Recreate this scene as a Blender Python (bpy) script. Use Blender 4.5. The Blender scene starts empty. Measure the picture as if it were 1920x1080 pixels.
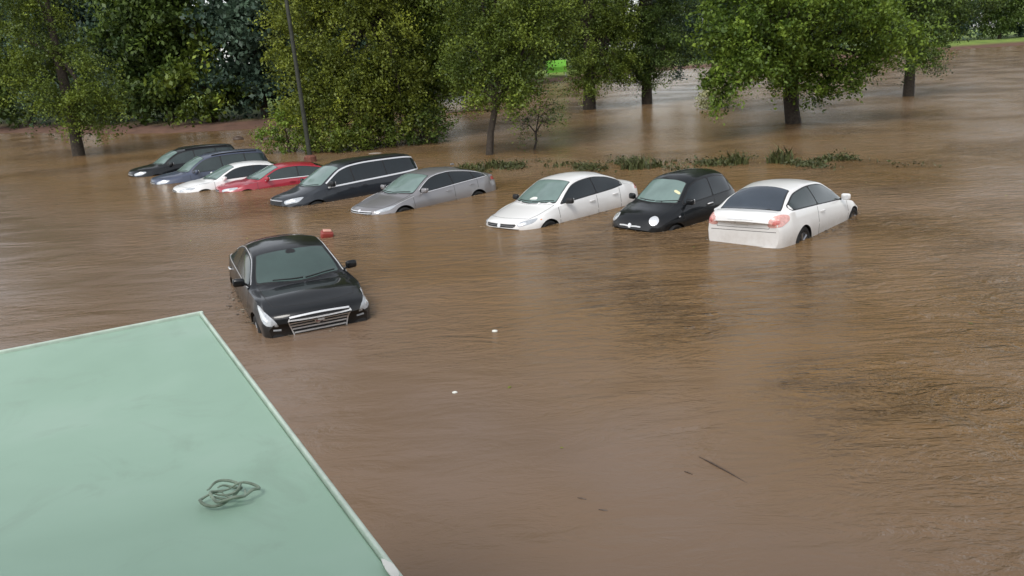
import bpy, bmesh, math, random
import numpy as np
from mathutils import Vector, Matrix
from mathutils.bvhtree import BVHTree
from mathutils.geometry import delaunay_2d_cdt
R = math.radians
S = bpy.context.scene
COL = S.collection

# ------------------------------------------------------------------ camera
CAM_F, CAM_TH, CAM_H, CAM_RO = 1500.0, R(16.2), 4.0, R(-3.54)
cd = bpy.data.cameras.new('camera'); cam = bpy.data.objects.new('camera', cd); COL.objects.link(cam)
cd.sensor_width = 36; cd.lens = 36 * CAM_F / 1920; cd.clip_start = 0.05; cd.clip_end = 3000
_s, _c = math.sin(CAM_TH), math.cos(CAM_TH)
_X, _U, _F = Vector((1, 0, 0)), Vector((0, _s, _c)), Vector((0, _c, -_s))
er = math.cos(CAM_RO) * _X + math.sin(CAM_RO) * _U
eu = -math.sin(CAM_RO) * _X + math.cos(CAM_RO) * _U
M = Matrix((er, eu, -_F)).transposed().to_4x4(); M.translation = (0, 0, CAM_H)
cam.matrix_world = M
S.camera = cam

# ------------------------------------------------------------------ light
SUN_EL, SUN_AZ = R(50), R(205)      # azimuth of the sun seen from above, clockwise from +Y
w = bpy.data.worlds.new('World'); S.world = w; w.use_nodes = True
nt = w.node_tree; bg = nt.nodes['Background']
sky = nt.nodes.new('ShaderNodeTexSky'); sky.sky_type = 'NISHITA'; sky.sun_disc = False
sky.sun_elevation = SUN_EL; sky.sun_rotation = SUN_AZ
sky.air_density = 1.0; sky.dust_density = 1.2; sky.ozone_density = 1.0
hs = nt.nodes.new('ShaderNodeHueSaturation'); hs.inputs['Saturation'].default_value = 0.22
nt.links.new(sky.outputs[0], hs.inputs['Color']); nt.links.new(hs.outputs[0], bg.inputs[0])
bg.inputs[1].default_value = 0.15
sd = bpy.data.lights.new('sun', 'SUN'); sd.energy = 1.3; sd.angle = R(22); sd.color = (1, .96, .9)
sun = bpy.data.objects.new('sun', sd); COL.objects.link(sun)
sun.rotation_euler = (math.pi / 2 - SUN_EL, 0, -SUN_AZ + math.pi)
S.view_settings.view_transform = 'Standard'; S.view_settings.look = 'None'
S.view_settings.exposure = 0.55; S.view_settings.gamma = 1

# ------------------------------------------------------------------ helpers
def tag(o, label=None, cat=None, group=None, kind=None):
    if label: o['label'] = label
    if cat: o['category'] = cat
    if group: o['group'] = group
    if kind: o['kind'] = kind
    return o
def mk(name, verts, faces, mats, parent=None, smooth=True, angle=None, midx=None):
    me = bpy.data.meshes.new(name); me.from_pydata([tuple(v) for v in verts], [], faces)
    if not isinstance(mats, (list, tuple)): mats = [mats]
    for m in mats: me.materials.append(m)
    if midx is not None: me.polygons.foreach_set('material_index', midx)
    if smooth:
        me.polygons.foreach_set('use_smooth', [True] * len(me.polygons))
        if angle: me.set_sharp_from_angle(angle=R(angle))
    me.update()
    o = bpy.data.objects.new(name, me); COL.objects.link(o)
    if parent: o.parent = parent
    return o
def empty(name, loc=(0, 0, 0)):
    o = bpy.data.objects.new(name, None); COL.objects.link(o); o.location = loc; o.empty_display_size = .3
    return o
class MB:
    def __init__(s): s.v = []; s.f = []
    def add(s, v, f):
        b = len(s.v); s.v += [tuple(p) for p in v]; s.f += [tuple(i + b for i in q) for q in f]
    def box(s, c, sz, m=None, bev=0):
        bm = bmesh.new(); bmesh.ops.create_cube(bm, size=1)
        bmesh.ops.scale(bm, vec=sz, verts=bm.verts)
        if bev: bmesh.ops.bevel(bm, geom=bm.edges[:], offset=bev, segments=3, affect='EDGES', profile=.5)
        if m is not None: bm.transform(m)
        bm.verts.index_update()
        s.add([v.co + Vector(c) for v in bm.verts], [[v.index for v in f.verts] for f in bm.faces]); bm.free()
    def tube(s, pts, rad, n=8, cap=True):
        pts = [Vector(p) for p in pts]; k = len(pts)
        if not hasattr(rad, '__len__'): rad = [rad] * k
        vs = []; up = Vector((.13, .27, .95)).normalized()
        for i, p in enumerate(pts):
            t = (pts[min(i + 1, k - 1)] - pts[max(i - 1, 0)]).normalized()
            a = t.cross(up)
            if a.length < .05: a = t.cross(Vector((1, 0, 0)))
            a.normalize(); b = t.cross(a)
            for j in range(n):
                th = 2 * math.pi * j / n
                vs.append(p + (a * math.cos(th) + b * math.sin(th)) * rad[i])
        fs = [(i * n + j, i * n + (j + 1) % n, (i + 1) * n + (j + 1) % n, (i + 1) * n + j) for i in range(k - 1) for j in range(n)]
        if cap: fs += [tuple(range(n))[::-1], tuple((k - 1) * n + j for j in range(n))]
        s.add(vs, fs)
    def build(s, name, mat, parent=None, smooth=True, angle=40):
        return mk(name, s.v, s.f, mat, parent, smooth, angle)

def nodes(name):
    m = bpy.data.materials.new(name); m.use_nodes = True
    return m, m.node_tree, m.node_tree.nodes['Principled BSDF']
def ramp(nt, fac, stops):
    r = nt.nodes.new('ShaderNodeValToRGB'); e = r.color_ramp.elements
    while len(e) < len(stops): e.new(.5)
    for i, (p, c) in enumerate(stops): e[i].position = p; e[i].color = (*c, 1)
    nt.links.new(fac, r.inputs[0]); return r.outputs[0]
def noise(nt, scale, detail=4, rough=.55, vec=None, dist=0):
    n = nt.nodes.new('ShaderNodeTexNoise'); n.inputs['Scale'].default_value = scale
    n.inputs['Detail'].default_value = detail; n.inputs['Roughness'].default_value = rough
    n.inputs['Distortion'].default_value = dist
    if vec is not None: nt.links.new(vec, n.inputs['Vector'])
    return n.outputs['Fac']
def coord(nt, kind='Object', scale=(1, 1, 1), rot=(0, 0, 0)):
    t = nt.nodes.new('ShaderNodeTexCoord'); mp = nt.nodes.new('ShaderNodeMapping')
    mp.inputs['Scale'].default_value = scale; mp.inputs['Rotation'].default_value = rot
    nt.links.new(t.outputs[kind], mp.inputs[0]); return mp.outputs[0]
def mathn(nt, op, a, b=None, clamp=False):
    n = nt.nodes.new('ShaderNodeMath'); n.operation = op; n.use_clamp = clamp
    for i, x in enumerate((a, b)):
        if x is None: continue
        if isinstance(x, (int, float)): n.inputs[i].default_value = x
        else: nt.links.new(x, n.inputs[i])
    return n.outputs[0]
def plain(name, col, rough=.5, metal=0, vary=.12, scale=6, coat=0, spec=.5):
    m, nt, b = nodes(name)
    f = noise(nt, scale, 4, .6, coord(nt))
    lo = tuple(c * (1 - vary) for c in col); hi = tuple(min(1, c * (1 + vary)) for c in col)
    nt.links.new(ramp(nt, f, [(.3, lo), (.7, hi)]), b.inputs['Base Color'])
    b.inputs['Roughness'].default_value = rough; b.inputs['Metallic'].default_value = metal
    b.inputs['Coat Weight'].default_value = coat; b.inputs['Coat Roughness'].default_value = .06
    b.inputs['Specular IOR Level'].default_value = spec
    return m
def paint(name, col, rough=.35, metal=0, dirt=.35, coat=.8, spec=.5):
    # car paint with a coat, faint dust and dried mud film near the waterline
    m, nt, b = nodes(name)
    co = coord(nt)
    f = noise(nt, 3.0, 6, .6, co); f2 = noise(nt, 18, 4, .6, co)
    sx = nt.nodes.new('ShaderNodeSeparateXYZ'); nt.links.new(co, sx.inputs[0])
    low = nt.nodes.new('ShaderNodeMapRange'); nt.links.new(sx.outputs['Z'], low.inputs[0])
    low.inputs[1].default_value = .50; low.inputs[2].default_value = .74; low.inputs[3].default_value = dirt; low.inputs[4].default_value = .012
    k = mathn(nt, 'MULTIPLY', low.outputs[0], mathn(nt, 'MULTIPLY', f, mathn(nt, 'ADD', f2, .9)), True)
    mx = nt.nodes.new('ShaderNodeMix'); mx.data_type = 'RGBA'
    nt.links.new(k, mx.inputs['Factor']); mx.inputs['A'].default_value = (*col, 1); mx.inputs['B'].default_value = (.25, .18, .12, 1)
    nt.links.new(mx.outputs['Result'], b.inputs['Base Color'])
    b.inputs['Metallic'].default_value = metal
    nt.links.new(mathn(nt, 'ADD', mathn(nt, 'MULTIPLY', f, .25), rough - .1), b.inputs['Roughness'])
    b.inputs['Coat Weight'].default_value = coat; b.inputs['Coat Roughness'].default_value = .05; b.inputs['Specular IOR Level'].default_value = spec
    return m

# ------------------------------------------------------------------ materials
MAT = {}
MAT['black'] = paint('black_paint', (.005, .007, .009), .30, dirt=.07, coat=.7, spec=.12)
MAT['blackgrey'] = paint('charcoal_paint', (.016, .021, .028), .32, dirt=.12, spec=.25)
MAT['white'] = paint('white_paint', (.80, .80, .79), .33, dirt=.42)
MAT['grey'] = paint('grey_paint', (.27, .265, .275), .33, .45)
MAT['red'] = paint('red_paint', (.34, .012, .03), .35)
MAT['navy'] = paint('navy_paint', (.05, .065, .11), .35)
def glassmat(name, col, rough=.06):
    m, nt, b = nodes(name)
    f = noise(nt, 2.2, 3, .5, coord(nt))
    nt.links.new(ramp(nt, f, [(.3, tuple(c * .75 for c in col)), (.75, col)]), b.inputs['Base Color'])
    b.inputs['Roughness'].default_value = rough; b.inputs['IOR'].default_value = 1.7
    return m
MAT['ws'] = glassmat('windshield_glass', (.19, .27, .25), .03)
MAT['wsdark'] = glassmat('tinted_windshield_glass', (.055, .09, .082))
MAT['tint'] = glassmat('tinted_glass', (.006, .012, .015))
MAT['tintl'] = glassmat('side_glass', (.03, .045, .045))
MAT['rub'] = plain('black_trim', (.012, .012, .013), .55)
MAT['seam'] = plain('dark_gap', (.02, .02, .02), .8)
MAT['chrome'] = plain('chrome', (.86, .87, .88), .28, .55, .04)
MAT['silver'] = plain('silver_plastic', (.55, .56, .58), .35, .3)
MAT['lamp'] = plain('lamp_lens', (.44, .47, .50), .12, .1, .2, 25, 1)
MAT['lampin'] = plain('lamp_reflector', (.85, .88, .9), .15, .6, .05, 25, 1)
MAT['lampdark'] = plain('smoked_lens', (.22, .24, .26), .12, .1, .3, 20, 1)
MAT['tail'] = plain('tail_lens', (.45, .06, .05), .15, 0, .25, 25, 1)
MAT['pinktail'] = plain('pale_red_lens', (.74, .40, .36), .18, 0, .2, 20, 1)
MAT['coretail'] = plain('lamp_core_red', (.62, .20, .18), .15, 0, .2, 20, 1)
MAT['amber'] = plain('amber_lens', (.7, .25, .05), .2, 0, .1, 20, 1)
MAT['tyre'] = plain('tyre_rubber', (.015, .015, .015), .85)
MAT['alloy'] = plain('alloy', (.35, .36, .38), .35, .8)
MAT['plate'] = plain('plate_white', (.6, .6, .56), .5)
MAT['paper'] = plain('paper', (.75, .77, .72), .7)
MAT['yellow'] = plain('pale_sticker', (.72, .68, .42), .6)

# ------------------------------------------------------------------ car building
def pchip(keys):
    x = np.array([k[0] for k in keys], float); y = np.array([k[1] for k in keys], float)
    h = np.diff(x); d = np.diff(y) / h; m = np.zeros(len(x))
    for i in range(1, len(x) - 1):
        if d[i - 1] * d[i] > 0:
            w1, w2 = 2 * h[i] + h[i - 1], h[i] + 2 * h[i - 1]; m[i] = (w1 + w2) / (w1 / d[i - 1] + w2 / d[i])
    m[0], m[-1] = d[0], d[-1]
    def f(t):
        t = min(max(t, x[0]), x[-1]); i = min(int(np.searchsorted(x, t, 'right')) - 1, len(x) - 2); i = max(i, 0)
        u = (t - x[i]) / h[i]
        return float((1 + 2 * u) * (1 - u) ** 2 * y[i] + u * (1 - u) ** 2 * h[i] * m[i] + u * u * (3 - 2 * u) * y[i + 1] + u * u * (u - 1) * h[i] * m[i + 1])
    return f
def sm(t): t = min(max(t, 0), 1); return t * t * (3 - 2 * t)

CARS = []
class Car:
    """body loft: x = car's left, y = backwards from the nose, z up from the road"""
    def __init__(s, name, mat, p):
        s.root = empty(name); s.mat = mat; s.p = p
        s.F = {k: pchip(p[k]) for k in ('zc', 'ze', 'we', 'zb', 'wb', 'wm')}
        L = s.L = p['L']; zbot = .2
        ys = [0, .015, .04, .08, .13, .2] + list(np.arange(.27, L - .25, .055)) + [L - .2, L - .13, L - .08, L - .04, L - .015, L]
        V = []; n = None
        for y in ys:
            g = {k: f(y) for k, f in s.F.items()}
            end = min(y, L - y); sh = .10 * (1 - min(end / .1, 1)) ** 2
            zb0 = zbot + sh * 1.5
            zm = p.get('zm', .62)
            zm = min(zm, g['zb'] - .06)
            we, wb, wm = g['we'], g['wb'], g['wm']
            A = (0, zb0); B = (wm * .93, zb0); B2 = (wm * .975, zb0 + .1); C = (wm, zm)
            D1 = (wb + .55 * (wm - wb), zm + .6 * (g['zb'] - zm)); D = (wb, g['zb'])
            E = (we, g['ze']); bl = p.get('bulge', .018) * min(1, abs(g['ze'] - g['zb']) / .3)
            DE = [(D[0] + (E[0] - D[0]) * t + bl * 4 * t * (1 - t), D[1] + (E[1] - D[1]) * t) for t in (.03, .2, .4, .6, .8, .97)]
            dz = g['zc'] - g['ze']
            top = [(we * c, g['ze'] + dz * (1 - c ** p.get('crown', 2.4))) for c in (.985, .95, .88, .76, .6, .42, .22, 0)]
            sec = [A, (B[0] * .5, zb0), B, B2, C, D1, D] + DE + [E] + top
            n = len(sec)
            fw = (1 - sm(y / p.get('fl', 1.2))) * p.get('kf', .34); rw = sm((y - (L - 1.1)) / 1.1) * p.get('kr', .22)
            for x, z in sec:
                q = (abs(x) / .85) ** 2.6
                V.append((x, y + fw * q - rw * q - (0.06 * max(0, (z - .62)) if 0 else 0), z))
        k = len(ys); half = len(V)
        # mirror
        idx = {}
        V2 = list(V)
        for i, (x, y, z) in enumerate(V):
            if x == 0: idx[i] = i
            else: idx[i] = len(V2); V2.append((-x, y, z))
        Fc = []
        for a in range(k - 1):
            for b in range(n - 1):
                q = (a * n + b, a * n + b + 1, (a + 1) * n + b + 1, (a + 1) * n + b)
                Fc.append(q[::-1]); Fc.append(tuple(idx[i] for i in q))
        for a, fl in ((0, 1), (k - 1, 0)):
            for b in range(n - 1):
                i0, i1 = a * n + b, a * n + b + 1
                q = [i0, i1, idx[i1], idx[i0]]
                q = list(dict.fromkeys(q))
                if len(q) > 2: Fc.append(tuple(q if not fl else q[::-1]))
        body = mk('body', V2, Fc, [mat, MAT['rub']], None)
        bm = bmesh.new(); bm.from_mesh(body.data); bmesh.ops.recalc_face_normals(bm, faces=bm.faces); bm.to_mesh(body.data); bm.free()
        # wheel arches cut out of the body
        cuts = []
        for wy in p['wheels']:
            for sx in (-1, 1):
                if wy > 2 and p.get('nocut'): continue
                c = MB(); w0 = p['W'] / 2
                c.tube([(sx * (w0 - .26), wy, p.get('wz', .33)), (sx * (w0 + .3), wy, p.get('wz', .33))], p.get('ar', .385), 40)
                co = c.build('cut', MAT['rub']); cuts.append(co)
        for co in cuts:
            md = body.modifiers.new('b', 'BOOLEAN'); md.operation = 'DIFFERENCE'; md.solver = 'EXACT'; md.object = co
            try: md.material_mode = 'TRANSFER'
            except Exception: pass
        bpy.context.view_layer.update()
        dg = bpy.context.evaluated_depsgraph_get()
        me = bpy.data.meshes.new_from_object(body.evaluated_get(dg))
        body.modifiers.clear()
        body.data = me; me.name = 'body'
        for co in cuts: bpy.data.objects.remove(co)
        me.polygons.foreach_set('use_smooth', [True] * len(me.polygons)); me.set_sharp_from_angle(angle=R(38))
        body.parent = s.root; s.body = body
        bm = bmesh.new(); bm.from_mesh(me); s.bvh = BVHTree.FromBMesh(bm); bm.free()
        for wy in p['wheels']:
            for sx in (-1, 1):
                if not (wy > 2 and p.get('nocut')): s.wheel(sx, wy)
    def wheel(s, sx, wy):
        p = s.p; r = p.get('wr', .33); z = p.get('wz', .33); x0 = sx * (p['W'] / 2 - .03); n = 28
        def lathe(prof):
            V = []; Fc = []
            for (o, rr) in prof:
                for j in range(n):
                    t = 2 * math.pi * j / n; V.append((x0 + sx * o, wy + rr * math.cos(t), z + rr * math.sin(t)))
            for i in range(len(prof) - 1):
                for j in range(n): Fc.append((i * n + j, i * n + (j + 1) % n, (i + 1) * n + (j + 1) % n, (i + 1) * n + j))
            return V, Fc
        t = MB(); t.add(*lathe([(-.02, r * .62), (0, r * .7), (.005, r * .9), (-.02, r), (-.18, r), (-.2, r * .9), (-.2, r * .6)]))
        ty = empty_part('wheel', s.root)
        t.build('tyre', MAT['tyre'], ty)
        m = MB(); m.add(*lathe([(-.005, r * .68), (-.02, r * .62), (-.06, r * .58), (-.07, .001)]))
        for k in range(5):
            a = 2 * math.pi * k / 5
            m.tube([(x0 - sx * .035, wy + .04 * math.cos(a), z + .04 * math.sin(a)), (x0 - sx * .025, wy + r * .62 * math.cos(a), z + r * .62 * math.sin(a))], .024, 6)
        m.build('rim', MAT['alloy'], ty)
    # cast a point along d on the body
    def hit(s, p, d):
        p = Vector(p); d = Vector(d).normalized()
        h = s.bvh.ray_cast(p - d * 1.6, d)
        if h[0] is None:
            h = s.bvh.find_nearest(p)
        nrm = h[1]
        if nrm.dot(d) > 0: nrm = -nrm
        return h[0], nrm
    def panel(s, name, pts, d, mat, off=.004, th=.012, grid=.07, rnd=2, parent=None):
        d = Vector(d).normalized()
        a = Vector((0, 0, 1)).cross(d)
        if a.length < .1: a = Vector((1, 0, 0))
        a.normalize(); b = d.cross(a)
        P = [Vector(q) for q in pts]; c0 = sum(P, Vector()) / len(P)
        q = [((v - c0).dot(a), (v - c0).dot(b)) for v in P]
        for _ in range(rnd):
            r = []
            for i in range(len(q)):
                u, v = q[i], q[(i + 1) % len(q)]
                l = math.hypot(u[0] - v[0], u[1] - v[1]); t = min(.25, .035 / (l + 1e-6))
                r += [(u[0] + (v[0] - u[0]) * t, u[1] + (v[1] - u[1]) * t), (v[0] + (u[0] - v[0]) * t, v[1] + (u[1] - v[1]) * t)]
            q = r
        r = []
        for i in range(len(q)):
            u, v = q[i], q[(i + 1) % len(q)]; l = math.hypot(u[0] - v[0], u[1] - v[1]); k = max(1, int(l / grid))
            for j in range(k): r.append((u[0] + (v[0] - u[0]) * j / k, u[1] + (v[1] - u[1]) * j / k))
        nb = len(r)
        area = sum(r[i][0] * r[(i + 1) % nb][1] - r[(i + 1) % nb][0] * r[i][1] for i in range(nb))
        if area < 0: r = r[::-1]
        def inside(x, y):
            c = False
            for i in range(nb):
                x1, y1 = r[i]; x2, y2 = r[(i + 1) % nb]
                if (y1 > y) != (y2 > y) and x < (x2 - x1) * (y - y1) / (y2 - y1) + x1: c = not c
            return c
        xs = [u[0] for u in r]; yy = [u[1] for u in r]; ins = []
        for x in np.arange(min(xs) + grid / 2, max(xs), grid):
            for y in np.arange(min(yy) + grid / 2, max(yy), grid):
                if inside(x, y) and min(math.hypot(x - u[0], y - u[1]) for u in r) > grid * .35: ins.append((float(x), float(y)))
        res = delaunay_2d_cdt([Vector(u) for u in r + ins], [(i, (i + 1) % nb) for i in range(nb)], [], 1, 1e-6)
        vs, fs, ov = res[0], res[2], res[3]
        V = []; N = []
        for v in vs:
            p, nr = s.hit(c0 + a * v.x + b * v.y, d); V.append(p + nr * off); N.append(nr)
        Fc = [tuple(f) for f in fs]
        def fn(f): return (V[f[1]] - V[f[0]]).cross(V[f[2]] - V[f[0]])
        tot = sum((fn(f) for f in Fc), Vector())
        if tot.dot(d) > 0: Fc = [f[::-1] for f in Fc]
        ed = {}
        for f in Fc:
            for i in range(len(f)):
                e = (f[i], f[(i + 1) % len(f)]); ed[e] = 1
        k = len(V); dn = {}
        for (i, j) in list(ed):
            if (j, i) not in ed:
                for t in (i, j):
                    if t not in dn: dn[t] = len(V); V.append(V[t] - N[t] * (off + th))
                Fc.append((j, i, dn[i], dn[j]))
        return mk(name, V, Fc, mat, parent or s.root, True, 40)
    def bead(s, mb, pts, d, w=.012, h=.004, step=.06, rnd=True):
        P = [Vector(q) for q in pts]; r = []
        for i in range(len(P) - 1):
            k = max(1, int((P[i + 1] - P[i]).length / step))
            for j in range(k): r.append(P[i].lerp(P[i + 1], j / k))
        r.append(P[-1])
        H = [s.hit(q, d) for q in r]; V = []; n = len(H)
        for i, (p, nr) in enumerate(H):
            t = (H[min(i + 1, n - 1)][0] - H[max(i - 1, 0)][0]).normalized(); sd_ = t.cross(nr).normalized()
            V += [p - sd_ * w / 2 - nr * .004, p - sd_ * w / 2.4 + nr * h, p + sd_ * w / 2.4 + nr * h, p + sd_ * w / 2 - nr * .004]
        mb.add(V, [(i * 4 + j, i * 4 + j + 1, i * 4 + j + 5, i * 4 + j + 4) for i in range(n - 1) for j in range(3)] + [(0, 1, 2, 3), (n * 4 - 1, n * 4 - 2, n * 4 - 3, n * 4 - 4)])
    def strip(s, name, lines, d, mat, w=.012, h=.002, parent=None):
        mb = MB()
        for l in lines: s.bead(mb, l, d, w, h)
        return mb.build(name, mat, parent or s.root)
    def side_curve(s, y0, y1, f, n=12): return [(y0 + (y1 - y0) * i / n, f(y0 + (y1 - y0) * i / n)) for i in range(n + 1)]
    def glass(s):
        p, F = s.p, s.F
        gy0, gy1 = p['dlo']                       # side glass from..to along the car
        bp = p['bpil']                            # pillars
        lo = lambda y: F['zb'](y) + .022
        hi = lambda y: F['ze'](y) - p.get('topgap', .035)
        # outline of all the side glass
        ysn = list(np.linspace(gy0, gy1, 26))
        good = [y for y in ysn if hi(y) - lo(y) > .012]
        for sx in (-1, 1):
            bx = sx * .8
            pl = [(bx, y, lo(y)) for y in good] + [(bx, y, hi(y)) for y in good[::-1]]
            tr = s.panel('window_trim', pl, (-sx, 0, 0), MAT['rub'], .003, .01, .08, 1)
            cuts = [good[0] + .05] + list(bp) + [good[-1] - .05]
            for i in range(len(cuts) - 1):
                a = cuts[i] + .022; b = cuts[i + 1] - .022
                yy = [y for y in np.linspace(a, b, 9) if hi(y) - lo(y) > .05]
                if len(yy) < 3: continue
                pg = [(bx, y, lo(y) + .018) for y in yy] + [(bx, y, hi(y) - .02) for y in yy[::-1]]
                s.panel('side_window', pg, (-sx, 0, 0), p['sideglass'], .007, .008, .08, 1)
            if p.get('chrometrim'):
                lines = []
                if p['chrometrim'] in ('full', 'bottom'): lines.append([(bx, y, lo(y) - .006) for y in good])
                if p['chrometrim'] in ('full', 'top'): lines.append([(bx, y, hi(y) + .008) for y in good])
                if p['chrometrim'] == 'full': lines.append([(bx, good[-1], lo(good[-1]) - .006), (bx, good[-1], hi(good[-1]) + .008)])
                s.strip('window_chrome', lines, (-sx, 0, 0), MAT['chrome'], p.get('chw', .022), .008)
        # windshield: from just above the cowl to the header, between the pillars
        cy, hy = p['cowl'], p['header']; ins = p.get('pil', .06)
        def xs_at(y): return F['we'](y) - ins
        L = [];
        for t in np.linspace(0, 1, 8):
            y = cy[1] + (hy - .03 - cy[1]) * t; L.append((xs_at(y), y))
        top = [(x, y, 1.0) for x, y in L]
        poly = [(x, y, F['ze'](y)) for x, y in L] + [(x * k / 6, hy - .03 - .03 * (1 - abs(k) / 6), 1.4) for x, k in [(L[-1][0], kk) for kk in (4, 2, 0, -2, -4)]] \
             + [(-x, y, F['ze'](y)) for x, y in L[::-1]] + [(L[0][0] * k / 6, cy[1] - (cy[1] - cy[0]) * (1 - (k / 6) ** 2), 1.0) for k in (-4, -2, 0, 2, 4)]
        dn = (0, 0, -1)
        s.panel('windshield_frame', [(x * 1.035, y + (.02 if y > (cy[1] + hy) / 2 else -.03), 1.2) for x, y, z in poly], dn, MAT['rub'], .002, .01, .1, 1)
        s.panel('windshield', [(x, y, 1.2) for x, y, z in poly], dn, p['wsglass'], .006, .01, .09, 1)
        wp = MB()
        for x0, x1 in ((.08, .62), (-.45, .04)):
            s.bead(wp, [(x_, cy[0] + .035 + (cy[1] - cy[0]) * (x_ / xs_at(cy[1])) ** 2 + .03 * (x_ - x0), 1) for x_ in np.linspace(x0, x1, 6)], dn, .020, .018)
        wp.build('wiper', MAT['rub'], s.root)
        # rear window
        if p.get('rearglass'):
            ra, rb = p['rearglass']
            L = [(F['we'](ra + (rb - ra) * t) - p.get('rins', .07) + .0 * t, ra + (rb - ra) * t) for t in np.linspace(0, 1, 7)]
            poly = [(x, y, 1.2) for x, y in L] + [(L[-1][0] * k / 6, rb + .05 * (1 - (k / 6) ** 2), 1.2) for k in (4, 2, 0, -2, -4)] + [(-x, y, 1.2) for x, y in L[::-1]] + [(L[0][0] * k / 6, ra - .03 * (1 - (k / 6) ** 2), 1.2) for k in (-4, -2, 0, 2, 4)]
            s.panel('rear_window_frame', [(x * 1.04, y + (.015 if y > (ra + rb) / 2 else -.015), z) for x, y, z in poly], dn, MAT['rub'], .002, .01, .1, 1)
            s.panel('rear_window', poly, dn, p['rearmat'], .006, .01, .09, 1)
    def seams(s):
        p, F = s.p, s.F; a, b = [], []
        cy = p['cowl']
        for sx in (-1, 1):
            x = sx * .8; L = []
            for y in p['doors']:
                L.append([(x, y, .34), (x, y, F['zb'](y) - .0)])
            for l_ in L: s.strip('door_gap', [l_], (-sx, 0, 0), MAT['seam'], .012, .0015)
            for y in p['handles']:
                h = MB(); z = F['zb'](y) - p.get('hz', .115)
                hp, hn = s.hit((x, y, z), (-sx, 0, 0))
                h.tube([hp + hn * .004 + Vector((0, -.10, 0)), hp + hn * .034 + Vector((0, -.075, .004)), hp + hn * .036 + Vector((0, .06, .006)), hp + hn * .004 + Vector((0, .10, .004))], [.012, .015, .015, .012], 8)
                h.build('door_handle', p.get('handlemat', s.mat), s.root)
        hw = p.get('hoodw', .70)
        L = [[(sx * hw * .93, .30 + .1, 1), (sx * hw, .7, 1), (sx * (hw + .0), cy[1] - .08, 1)] for sx in (-1, 1)]
        L.append([(sx_ * hw * .93, .40 - .2 * (1 - (sx_) ** 2), 1) for sx_ in np.linspace(-1, 1, 9)])
        L.append([(x * hw, cy[0] - .05 + (cy[1] - cy[0]) * x * x - .03 * x * x, 1) for x in np.linspace(-1, 1, 9)])
        s.strip('hood_gap', L, (0, 0, -1), MAT['seam'], .011, .0012)
    def mirrors(s, y, z, mat, out=.13, sz=(.20, .11, .14)):
        for sx in (-1, 1):
            hp, hn = s.hit((sx * .8, y, z - .03), (-sx, 0, 0))
            r = empty_part('mirror', s.root)
            m = MB(); m.box((hp.x + sx * out, y - .01, z + .03), sz, Matrix.Rotation(sx * .18, 4, 'Z'), .045); m.build('mirror_housing', mat, r)
            g = MB(); g.box((hp.x + sx * out, y - .01 + sz[1] / 2 + .002, z + .03), (sz[0] * .82, .008, sz[2] * .74), Matrix.Rotation(sx * .18, 4, 'Z'), .003); g.build('mirror_glass', MAT['chrome'], r)
            a = MB(); a.tube([hp - hn * .02, (hp.x + sx * out * .5, y, z + .0)], .022, 8); a.build('mirror_arm', MAT['rub'], r)
    def place(s, x, y, z, yaw, pitch=0, roll=0):
        m = Matrix.Rotation(yaw, 4, 'Z') @ Matrix.Rotation(pitch, 4, 'X') @ Matrix.Rotation(roll, 4, 'Y')
        m.translation = (x, y, z)
        # the Empty stands at the middle of the car's footprint
        s.root.matrix_world = m; CARS.append((s, m.copy()))
        return s.root
def empty_part(name, parent):
    o = bpy.data.objects.new(name, None); COL.objects.link(o); o.parent = parent; return o

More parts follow.
